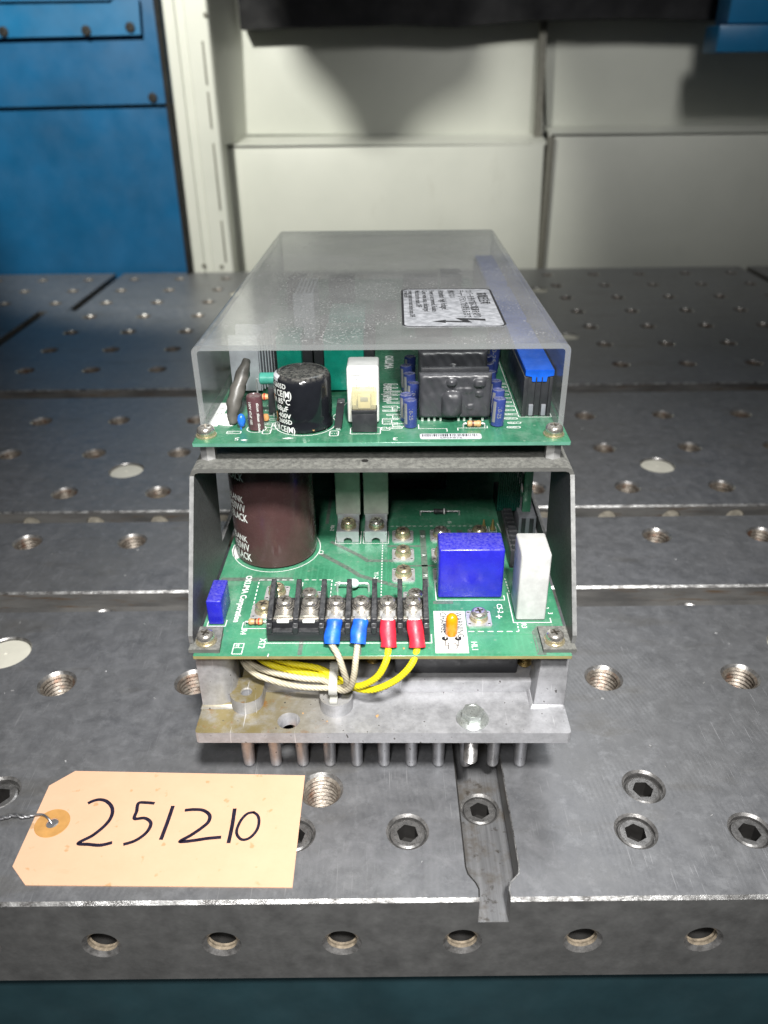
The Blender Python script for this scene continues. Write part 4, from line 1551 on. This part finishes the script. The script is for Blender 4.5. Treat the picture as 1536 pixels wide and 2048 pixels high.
# black can capacitor with print
cap = empty("can_capacitor", parent=unit)
CC, CR = (-29.3, 64.0), 10.8
m = MB()
m.lathe([(CR - 1.0, P2 + .2), (CR, P2 + .9), (CR, P2 + 3.0), (CR - .35, P2 + 4.0), (CR - .1, P2 + 5.2), (CR - .1, 153.6), (CR - .5, 155.2), (CR - 1.6, 156.2), (CR - 2.6, 156.3), (CR - 2.9, 155.9), (0, 155.9)], (CC[0], CC[1], 0), 56)
m.build("sleeve", "black_gloss", cap)
m = MB()
rr = CR + .06
for s_, sz, an, z, ft in (("2605D", 2.6, -62, 152.4, 34), ("CE(M)", 3.5, -54, 149.2, 37), ("85\u00b0C", 2.9, -51, 146.5, 30), ("UP", 2.6, -68, 146.4, 11), ("68\u00b5F", 2.9, -57, 143.7, 31), ("400V", 2.6, -52, 141.1, 32), ("2605D", 2.4, -53, 138.9, 34), ("CE(M)", 3.2, -50, P2 + .6, 36)):
    m.wrap_text(s_, sz, CC, rr, an, z, bold=.02, fit=ft)
for zc in (149.0, P2 + .4):
    pr_ = [(0, 0), (2.6, 0), (2.6, 2.8), (0, 2.8)]
    a0 = -72 if zc > 140 else -66
    for a_, b_ in (((0, 0), (2.5, .25)), ((0, 2.45), (2.5, 2.7)), ((0, 0), (.25, 2.7)), ((2.25, 0), (2.5, 2.7))):
        P = [(a_[0], a_[1]), (b_[0], a_[1]), (b_[0], b_[1]), (a_[0], b_[1])]
        m.face([(CC[0] + rr * math.sin(R(a0) + u / rr), CC[1] - rr * math.cos(R(a0) + u / rr), zc + v) for u, v in P])
    m.wrap_text("M", 2.7, CC, rr, a0 + 2, zc + .4, bold=.02)
m.build("sleeve_print", "silk_white", cap, keep_normals=True)
m = MB()
for k in range(6):
    a0, a1 = R(-100 + 8 * k), R(-92 + 8 * k)
    for (r0, z0), (r1, z1) in (((CR - .05, 152.6), (CR - .4, 155.2)), ((CR - .4, 155.3), (CR - 1.5, 156.3))):
        m.face([(CC[0] + r0 * math.sin(a0), CC[1] - r0 * math.cos(a0), z0 + .04), (CC[0] + r0 * math.sin(a1), CC[1] - r0 * math.cos(a1), z0 + .04), (CC[0] + r1 * math.sin(a1), CC[1] - r1 * math.cos(a1), z1 + .04), (CC[0] + r1 * math.sin(a0), CC[1] - r1 * math.cos(a0), z1 + .04)])
m.build("polarity_stripe", "barcode_paper", cap, keep_normals=True)

# upright heat sink with fins
e = empty("fin_heat_sink", parent=unit)
MB().box(-62.2, -50.4, 94.5, 97.0, P2 + 2, 160, .3).build("plate", "heat_aluminium", e)
for k in range(6):
    MB().box(-50.2 + .85 * k, -49.85 + .85 * k, 95.0 + 2.0 * k, 120, P2 + 2, 159.5).build("fin", "heat_aluminium", e)
MB().box(-62.0, -50.4, 110, 113, P2 + 2, 160, .3).build("plate", "heat_aluminium", e)
e = empty("fin_heat_sink", parent=unit)
for k in range(5):
    MB().box(-42 + 1.9 * k, -41.2 + 1.9 * k, 160, 190, P2 + 2, 161.5).build("fin", "heat_aluminium", e)
MB().box(-43, -33, 157.5, 160, P2 + 2, 161.5, .3).build("plate", "heat_aluminium", e)

# tilted dark grey sheathed part, dab of paste
m = MB()
pts = smooth_path([(-57.0, 63.0, 135.4), (-56.7, 64.2, 139), (-55.9, 66.2, 143.4), (-54.3, 69.2, 148.4), (-52.4, 72.8, 153.6), (-51.6, 74.6, 156.4), (-51.3, 75.2, 157.3)], 4)
rad = [1.3, 1.5, 1.7, 1.9, 2.0, 2.3, 2.5, 2.7, 2.75, 2.8, 2.8, 2.75, 2.7, 2.6, 2.55, 2.5, 2.4, 2.1, 1.8, 1.6, 1.4, 1.25, 1.1, .9, .5]
m.tube(pts, rad, 16)
for v in m.bm.verts:
    v.co.x += .28 * math.sin(v.co.z * 1.3) + .2 * math.sin(v.co.y * 2.1)
m.build("sheathed_varistor", "grey_blob", unit, sharp=80)
m = MB()
n = 22
prev = None
for k in range(5):
    t = k / 4
    r_ = 1 - t ** 1.6
    ring = [m.bm.verts.new((-59.6 + 1.2 * t + r_ * (5.0 + .8 * math.sin(3 * a)) * math.cos(a), 66.5 + t * 1.5 + r_ * (4.6 + .9 * math.cos(2 * a + 1)) * math.sin(a), P2 + .05 + 2.6 * math.sin(t * math.pi / 2) * (1 if k else 0))) for a in [2 * math.pi * q / n for q in range(n)]] if k < 4 else [m.bm.verts.new((-58.2, 68, P2 + 2.7))]
    if prev:
        for q in range(n):
            if len(ring) == 1:
                m.bm.faces.new((prev[q], prev[(q + 1) % n], ring[0]))
            else:
                m.bm.faces.new((prev[q], prev[(q + 1) % n], ring[(q + 1) % n], ring[q]))
    prev = ring
m.build("glue_dab", "white_paste", unit, sharp=80)

# small parts in front
e = empty("brown_capacitor", parent=unit)
m = MB()
m.lathe([(2.6, P2 + .2), (2.95, P2 + .7), (2.85, P2 + 1.5), (2.95, P2 + 2.2), (2.95, 147.8), (2.7, 148.5), (2.2, 148.6), (2.0, 148.3), (0, 148.3)], (-47.0, 59.2, 0), 28)
m.build("sleeve", "brown_sleeve_small", e)
m = MB()
for z in (146.4, 142.4, 138.4):
    m.wrap_text("slicon", 1.5, (-47.0, 59.2), 3.0, 20, z, vert=True, bold=.01)
m.wrap_text("100V 47uF 105", 1.5, (-47.0, 59.2), 3.0, -38, 147, vert=True, bold=.01)
m.build("sleeve_print", "silk_white", e, keep_normals=True)
m = MB()
m.lathe([(0, 136.0), (.9, 136.3), (1.5, 137.6), (1.6, 139.0), (1.2, 140.3), (.5, 141.0), (0, 141.1)], (-52.6, 59.4, 0), 18)
m.lathe([(.3, P2), (.3, 136.3)], (-53.0, 59.2, 0), 8)
m.build("bead_capacitor", "blue_bead", unit)
m = MB()
m.lathe([(0, 135.6), (1.2, 135.9), (1.5, 136.9), (1.1, 138.0), (0, 138.3)], (-44.6, 66.0, 0), 14)
m.build("bead_capacitor", "orange_part", unit)
axial("resistor", (-46.8, 73.5, 142.4), (-40.6, 73.5, 142.4), 1.3, ["tan_resistor", "red_band", "resistor_band"], (.2, .5, .75), .8, zb=P2)
axial("resistor", (32.0, 60.0, 136.4), (37.6, 60.0, 136.4), 1.25, ["tan_resistor", "resistor_band", "tan_resistor"], (.42,), 1.2, zb=P2)
e = empty("trimmer", parent=unit)
m = MB()
m.lathe([(0, 0), (2.0, 0), (2.35, .4), (2.35, 6.0), (2.0, 6.4), (0, 6.4)], (-48.0, 80, 147.6), 22, mat=Matrix.Rotation(R(90), 3, 'Y'))
m.build("body", "mint_part", e)
MB().tube([(-47.8, 80, 147.2), (-49.2, 80, 147.2), (-49.4, 80, 146.6), (-49.2, 79.5, P2)], .3, 8).build("lead", "tinned", e)
e = empty("transistor", parent=unit)
m = MB()
m.frustum((-44.0, -40.6, 71.2, 77.4), (-43.8, -40.8, 71.6, 77.2), P2 + 1.6, 146.6, .2)
m.build("body", "black_plastic", e)
for y in (72.4, 74.6, 76.6):
    MB().box(-42.6, -42.0, y - .25, y + .25, P2, P2 + 1.7).build("lead", "tinned", e)
e = empty("transistor", parent=unit)
m = MB()
m.prism([(-17.8, P2 + .9), (-14.8, P2 + .9), (-13.5, 146.2), (-16.3, 146.2)], 'xz', 57.6, 61.8)
bmesh.ops.bevel(m.bm, geom=m.bm.edges[:], offset=.25, segments=1, affect='EDGES')
m.build("body", "black_plastic", e)
MB().box(-17.2, -15.4, 58.4, 59.2, P2, P2 + 1.2).build("lead", "tinned", e)

# white relay with fuse lens in front
e = empty("relay", parent=unit)
m = MB()
m.box(-12.8, -.9, 62.6, 76, P2 + .8, 157.6, .9, seg=3)
m.build("case", "white_plastic", e)
MB().strip(rrect(-11.2, -2.4, 0, 1, .1, 1), .01, 0).bm.free()
m = MB()
for a, b_ in (((-11.0, -2.8), (154.6, 154.8)), ((-11.0, -10.8), (148, 154.8)), ((-3.0, -2.8), (148, 154.8))):
    m.face([(a[0], 62.55, b_[0]), (a[1], 62.55, b_[0]), (a[1], 62.55, b_[1]), (a[0], 62.55, b_[1])])
m.text("SS  100%", 2.1, -10.4, 62.53, 152.0, rot=0, plane='xz')
m.text("J:D   S82", 2.1, -10.4, 62.53, 149.6, rot=0, plane='xz')
m.build("case_print", "print_grey", e, keep_normals=True)
e2 = empty("indicator_fuse", parent=unit)
MB().box(-10.8, -1.6, 55.0, 60.4, P2 + .2, 142.4, .25).build("base", "black_plastic", e2)
MB().box(-10.9, -1.5, 54.9, 60.5, 142.5, 143.9, .2).build("collar", "black_plastic", e2)
m = MB()
m.box(-10.7, -1.7, 55.3, 60.6, 144.0, 151.2, .5)
m.build("lens", "clear_lens", e2)
MB().box(-8.6, -3.8, 56.4, 59.5, 144.1, 149.4, .4).build("insert", "tan_insert", e2)
MB().box(-7.6, -4.8, 56.1, 56.6, 147.0, 148.6, .1).build("filament", "print_grey", e2)

# teal transformers
for (x0, x1, y0, y1, zt) in ((-24.0, -7.6, 97, 118, 159), (-44.0, -33.6, 101, 116, 158), (-24, -8, 128, 150, 159)):
    e = empty("transformer", parent=unit)
    MB().box(x0, x1, y0, y1, P2 + 1.0, zt, .6).build("bobbin", "teal_bobbin", e)
    MB().box(x0 - 4.5, x1 + 4.2, y0 + 4, y1 - 4, P2 + 6, zt - 4, .6).build("core", "black_plastic", e)
    MB().box(x0 - 2.6, x1 + 2.6, y0 + 2, y1 - 2, P2 + 1.2, P2 + 4.6, .5).build("foot", "teal_bobbin", e)


# potted hybrid modules
def hybrid(y, lumps, ztop=154.2):
    e = empty("hybrid_module", parent=unit)
    m = MB()
    nx, nz = 72, 50
    x0, x1, z0, z1 = 14.2, 41.2, P2 + 1.8, ztop
    F, Bk = [], []
    for j in range(nz + 1):
        for i in range(nx + 1):
            u, w = i / nx, j / nz
            x, z = x0 + (x1 - x0) * u, z0 + (z1 - z0) * w
            edge = min(1, min(u, 1 - u) * 16) * min(1, min(w, 1 - w) * 12)
            d = 1.6 * (1 - math.sqrt(max(0, 1 - (1 - edge) ** 2)))
            h = 0
            for (lx, lz, sx, sz, hh) in lumps:
                q = abs((x - lx) / sx) ** 3 + ((z - lz) / sz) ** 4
                h = max(h, hh * max(0, 1 - q) ** .5)
            wv = .22 * math.sin(x * .55 + 1) * math.sin(z * .6) + .12 * math.sin(x * 1.7 + z)
            F.append(m.bm.verts.new((x, y - 2.4 + d - h - wv * edge, z)))
            Bk.append(m.bm.verts.new((x, y + 2.4 - d, z)))
    W = nx + 1
    for j in range(nz):
        for i in range(nx):
            a = j * W + i
            m.bm.faces.new((F[a], F[a + 1], F[a + 1 + W], F[a + W]))
            m.bm.faces.new((Bk[a], Bk[a + W], Bk[a + 1 + W], Bk[a + 1]))
    for i in range(nx):
        for a in (i, nz * W + i):
            m.bm.faces.new((F[a], Bk[a], Bk[a + 1], F[a + 1]))
    for j in range(nz):
        for a in (j * W, j * W + nx):
            m.bm.faces.new((F[a], Bk[a], Bk[a + W], F[a + W]))
    m.build("potting", "potting_black", e, sharp=75)
    for x in (15.6, 18.0, 20.2, 22.6, 29.4, 31.6, 34.0, 38.6):
        MB().box(x - .45, x + .45, y - .3, y + .3, P2, P2 + 2.2, .1).build("pin", "silk_white", e)


hybrid(66.4, ((26.4, 142.6, 3.9, 5.2, 2.7), (26.2, 151.2, 1.9, 1.3, 1.5), (36.6, 151.0, 2.2, 1.6, 1.4), (36.5, 146.6, 1.6, 1.2, .5), (33.6, 141.5, 1.2, 1.2, .4), (31, 148, 3.5, 1.2, .35)))
hybrid(84.0, ((28.0, 151.0, 1.3, 1.3, 1.3), (20, 147, 3, 3, .5)), 157.5)
m = MB()
m.box(14.6, 40.6, 69.2, 71.4, 152.0, 155.2, .8)
m.build("potting_ridge", "potting_black", unit)

# small blue can capacitors in two rows
CAN = MB().lathe([(2.2, .1), (2.5, .5), (2.4, 1.2), (2.5, 1.8), (2.5, 10.2), (2.3, 10.8), (1.9, 10.9), (1.7, 10.7), (0, 10.7)], seg=24).data("can_sleeve", "blue_can", 40)
mm = MB()
for k in range(4):
    a0, a1 = R(-62 + 8 * k), R(-54 + 8 * k)
    mm.face([(2.53 * math.sin(a0), -2.53 * math.cos(a0), 1.9), (2.53 * math.sin(a1), -2.53 * math.cos(a1), 1.9), (2.53 * math.sin(a1), -2.53 * math.cos(a1), 10), (2.53 * math.sin(a0), -2.53 * math.cos(a0), 10)])
STRIPE = mm.data("can_stripe", "can_stripe", keep_normals=True)
mm = MB()
mm.wrap_text("10-25", 2.1, (0, 0), 2.54, -12, 8.4, vert=True, bold=.005)
CTXT = mm.data("can_print", "can_stripe", keep_normals=True)
for k, (x, y) in enumerate(((11.0, 60.6), (9.6, 67.2), (11.8, 78.7), (11.4, 89.8), (10.3, 99.8), (11.4, 111.6), (43.6, 61.6), (44.2, 70.6), (44.6, 80.6), (44.0, 91.6), (44.7, 102.3), (43.9, 112.9), (47.5, 121))):
    e = empty("small_capacitor", (x, y, P2), parent=unit)
    e.rotation_euler = (R(random.uniform(-3, 3)), R(random.uniform(-4, 4)), 0)
    place("sleeve", CAN, e)
    place("stripe", STRIPE, e)
    place("sleeve_print", CTXT, e)
    if k == 12:
        e.scale = (1.3, 1.3, 1.6)

# edge connectors with blue latch bars
for k, (y0, y1) in enumerate(((70.5, 138), (142, 206), (212, 286))):
    e = empty("edge_connector", parent=unit)
    m = MB()
    m.box(53.9, 64.9, y0, y1, P2 + .2, 151.2, .3)
    m.build("housing", "black_plastic", e)
    if k == 0:
        for x0, x1 in ((54.0, 55.6), (58.4, 58.9), (60.6, 61.0), (63.6, 64.9)):
            MB().box(x0, x1, y0 - .9, y0 + .5, P2 + .3, 151.0, .15).build("rib", "black_plastic", e)
        for x in (57.4, 62.2):
            MB().box(x - .9, x + .9, y0 - .8, y0 + .5, P2 + .4, P2 + 5.0, .3).build("key", "connector_grey", e)
    m = MB()
    m.prism([(54.4, 151.3), (57.0, 151.3), (57.0, 149.0), (62.6, 149.0), (62.6, 151.3), (65.2, 151.3), (65.2, 153.8), (54.4, 153.8)], 'xz', y0 - .5, y1 - 4)
    bmesh.ops.bevel(m.bm, geom=m.bm.edges[:], offset=.2, segments=2, affect='EDGES')
    m.build("latch_bar", "blue_latch", e)
# dark parts seen dimly through the cover further back
for x, y, w, d, h in ((-25, 240, 14, 14, 16), (20, 250, 20, 12, 14), (-50, 235, 10, 16, 18), (25, 180, 18, 10, 10), (0, 210, 12, 8, 9), (38, 255, 12, 18, 15)):
    MB().box(x - w / 2, x + w / 2, y - d / 2, y + d / 2, P2 + .3, P2 + h, .4).build("chip_package", "black_plastic", unit)

# clear cover -------------------------------------------------
cv = empty("clear_cover", parent=unit)
y0, y1 = 57.2, 300
T = 2.0


def uprof(h, zt, r):
    out = [(-h, P2 + .05)]
    for k in range(7):
        a = R(180 - 15 * k)
        out.append((-h + r + r * math.cos(a), zt - r + r * math.sin(a)))
    for k in range(7):
        a = R(90 - 15 * k)
        out.append((h - r + r * math.cos(a), zt - r + r * math.sin(a)))
    out.append((h, P2 + .05))
    return out


OUT, INN = uprof(67.6, 168.0, 2.9), uprof(65.6, 166.0, 1.2)
m = MB()
NY = 2
n = len(OUT)
for L, mi in ((OUT, 0), (INN, 0)):
    for k in range(n - 1):
        m.face([(L[k][0], y0, L[k][1]), (L[k + 1][0], y0, L[k + 1][1]), (L[k + 1][0], y1, L[k + 1][1]), (L[k][0], y1, L[k][1])], mi)
for yy in (y0, y1):
    for k in range(n - 1):
        m.face([(OUT[k][0], yy, OUT[k][1]), (OUT[k + 1][0], yy, OUT[k + 1][1]), (INN[k + 1][0], yy, INN[k + 1][1]), (INN[k][0], yy, INN[k][1])], 1)
for s_ in (0, -1):
    m.face([(OUT[s_][0], y0, OUT[s_][1]), (INN[s_][0], y0, INN[s_][1]), (INN[s_][0], y1, INN[s_][1]), (OUT[s_][0], y1, OUT[s_][1])], 1)
bmesh.ops.remove_doubles(m.bm, verts=m.bm.verts[:], dist=.001)
sag = lambda y: -2.2 * (y - 57.2) / 243
for v in m.bm.verts:
    if v.co.z > 150:
        v.co.z += sag(v.co.y)
m.build("sheet", ["dusty_acrylic", "acrylic_edge"], cv)
# warning sticker
ZT = 168.06
sx0, sx1, sy0, sy1 = 8.0, 47.6, 78.8, 140.6
MB().prism(rrect(sx0, sx1, sy0, sy1, 3.4, 6), 'xy', ZT - .03, ZT + .08).build("sticker", "foil_label", cv)
m = MB()
zt = ZT + .13
m.strip(rrect(sx0 + .4, sx1 - .4, sy0 + .5, sy1 - .5, 3.1, 6), .9, zt, closed=True)
m.text("\u9ad8\u96fb\u5727\u6ce8\u610f", 5.0, 41.0, 132.5, zt, bold=.02, xs=.78)
m.text("\u30ab\u30d0\u30fc\u3092\u5916\u3059\u524d\u306b\u96fb\u6e90\u3092\u5207\u308a", 3.6, 36.4, 137.6, zt, bold=.016, xs=.98)
m.text("\u30c1\u30e3\u30fc\u30b8\u30e9\u30f3\u30d7\u304c\u6d88\u3048\u308b\u307e\u3067", 3.6, 32.6, 137.6, zt, bold=.016, xs=.98)
m.text("\u89e6\u308c\u306a\u3044", 3.6, 28.6, 137.6, zt, bold=.01)
for s_, x, w in (("Attention! High Voltage!", 24.0, 3.9), ("Power is not removed. Replace", 20.0, 3.3), ("Cover when lamp is discharged", 16.8, 3.3), ("Must turn the mains OFF", 13.7, 3.3), ("power supply and reset before lamp OFF", 10.8, 3.1)):
    m.text(s_, w, x + .3, 137.4, zt, bold=.012, xs=.86)
m.text("or will burn", 3.1, 8.9 + .2, 137.4, zt, bold=.012, xs=.86)
A = [(40.2, 90.4), (40.0, 87.0), (33.6, 88.4), (34.4, 86.2), (24.6, 86.6), (24.8, 85.4), (20.0, 87.2), (24.8, 89.4), (24.6, 88.0), (31.6, 88.2), (29.2, 91.6)]
A = [(40.4, 89.8), (40.2, 86.8), (33.4, 88.4), (34.8, 84.4), (24.6, 85.6), (24.8, 84.0), (19.6, 86.6), (25.0, 88.6), (24.8, 87.2), (31.4, 86.6), (28.6, 91.2)]
bf = m.face([(x, y, zt) for x, y in A])
bmesh.ops.triangulate(m.bm, faces=[bf])
o = m.build("sticker_print", "print_black", cv, keep_normals=True)
for ob in [c for c in cv.children if c.name.startswith("sticker")]:
    for v in ob.data.vertices:
        v.co.z += sag(v.co.y / S) * S

# ================================================================== the paper tag
tg = empty("paper_tag", (-84, 204, 0))
tag(tg, "manila card tag with handwritten number lying on the table", "tag")


def tpart(mb, name, mats, **kw):
    o = mb.build(name, mats, tg, **kw)
    o.location = -tg.location
    return o


def warp(v):
    """the card does not lie perfectly flat"""
    t = (v.co.x + 84) / 50
    v.co.z += .35 + .5 * (1 + math.sin(t * 2.2 + .6)) * .5 + .5 * max(0, (v.co.y - 212) / 20) ** 2


ROUND = (-129.9, 206.0)
outline = [(-129.8, 232.0), (-34.2, 228.4), (-34.4, 177.6), (-129.9, 179.6), (-137.6, 187.2), (-137.9, 224.4)]
m = MB()
dense = []
for k in range(len(outline)):
    a, b_ = Vector(outline[k]), Vector(outline[(k + 1) % len(outline)])
    nn = max(1, int((b_ - a).length / 6))
    dense += [tuple(a + (b_ - a) * i / nn) for i in range(nn)]
m.sheet(dense, [(ROUND[0], ROUND[1], 2.3, 24)], lambda u, v: (u, v, .45))
m.sheet(dense, [(ROUND[0], ROUND[1], 2.3, 24)], lambda u, v: (u, v, .05), flip=True)
for k in range(len(dense)):
    p, q = dense[k], dense[(k + 1) % len(dense)]
    m.face([(p[0], p[1], .05), (q[0], q[1], .05), (q[0], q[1], .45), (p[0], p[1], .45)])
bmesh.ops.remove_doubles(m.bm, verts=m.bm.verts[:], dist=.002)
tpart(m, "card", "manila_card", sharp=30)
m = MB()
m.lathe([(6.6, .46), (6.5, .62), (2.4, .62), (2.3, .46)], (ROUND[0], ROUND[1], 0), 40)
tpart(m, "reinforcing_ring", "ring_tan")
STROKES = [
    ([(-119.1, 215.2), (-117.4, 216.4), (-114.9, 217.0), (-111.8, 216.0), (-108.9, 213.0), (-107.9, 209.2), (-108.9, 205.1), (-112.3, 200.3), (-116.7, 196.8), (-112.6, 196.2), (-108.1, 195.8), (-104.0, 196.9)], 1.05),
    ([(-92.6, 214.9), (-96.1, 215.3), (-99.0, 215.0), (-98.7, 211.1), (-98.6, 207.7), (-95.0, 207.9), (-92.5, 206.6), (-91.5, 204.5), (-92.4, 201.0), (-95.5, 197.7), (-99.6, 196.0)], 1.0),
    ([(-85.0, 213.6), (-85.4, 205.5), (-86.0, 197.9)], 1.1),
    ([(-79.9, 211.4), (-76.1, 211.7), (-72.5, 211.2), (-69.7, 208.9), (-69.6, 205.8), (-71.8, 202.9), (-75.2, 199.7), (-78.5, 197.1), (-73.9, 197.4), (-68.5, 198.3), (-63.4, 198.8)], 1.05),
    ([(-60.4, 212.0), (-60.1, 204.2), (-60.2, 196.1)], 1.1),
    ([(-52.4, 210.1), (-55.0, 209.5), (-57.0, 206.6), (-58.0, 202.2), (-57.3, 199.4), (-55.2, 197.6), (-52.5, 198.4), (-50.4, 201.7), (-50.0, 205.5), (-50.9, 208.5), (-53.0, 210.3)], 0.85),
]
m = MB()
for pts, w in STROKES:
    P = smooth_path([(x, y, 0) for x, y in pts], 8)
    m.strip([(p.x, p.y) for p in P], w * 1.35, .56)
tpart(m, "handwriting", "ink", keep_normals=True)
wp = smooth_path([(-190, 208.5, 2.6), (-172, 207.0, 3.0), (-160, 207.8, 2.4), (-150.2, 207.4, 2.0), (-146, 208.6, 2.2), (-141, 207.9, 2.2), (-137.6, 208.6, 2.2), (-134.4, 208.8, 2.0), (-131.8, 207.4, 1.6), (-130.2, 206.0, .2)], 6)
m = MB()
for ph in (0, math.pi):
    tw = []
    for k, p in enumerate(wp):
        f_ = max(0, min(1, (-137 - p.x) / 4))
        tw.append(Vector((p.x, p.y + .5 * f_ * math.cos(k * .9 + ph), p.z + .5 * f_ * math.sin(k * .9 + ph) - (.15 if ph else 0))))
    m.tube(tw, .42, 8)
tpart(m, "tie_wire", "iron_wire")

# ------------------------------------------------------------------ loose swarf and grit
rnd = random.Random(11)
m = MB()
for k in range(70):
    x, y = rnd.uniform(-210, 210), rnd.uniform(178, 340) if k < 45 else rnd.uniform(365, 640)
    if abs(x) < 76 and y > 210 or (-140 < x < -30 and y < 236) or (26 < x < 49 and y < 265):
        continue
    a, L, w = rnd.uniform(0, 6.3), rnd.uniform(.5, 1.6), rnd.uniform(.2, .5)
    c, q = math.cos(a), math.sin(a)
    P = [(-L / 2, -w / 2), (L / 2, -w / 3), (L / 2.4, w / 2), (-L / 2.2, w / 2.5)]
    m.prism([(x + u * c - v * q, y + u * q + v * c) for u, v in P], 'xy', .02, rnd.uniform(.15, .5))
tag(m.build("swarf", "tinned"), "tiny bright metal chips scattered over the table", "swarf", kind="stuff")
m = MB()
for x, y, z, r_ in ((-2.2, 8.6, BZ, .55), (-1.9, 9.1, BZ, .4), (-30.6, 10.2, BZ, .35), (-21, 6.0, BZ, .3), (-25.0, 53.1, P2 + 1.8, .4), (8, 12.6, P1, .45)):
    m.lathe([(0, 0), (r_, .05), (r_ * .9, r_ * .6), (0, r_ * .9)], (x, y, z), 7, wob=lambda a, z: 1 + .3 * math.sin(3 * a))
tag(m.build("crumbs", "tan_resistor", unit), kind="stuff")
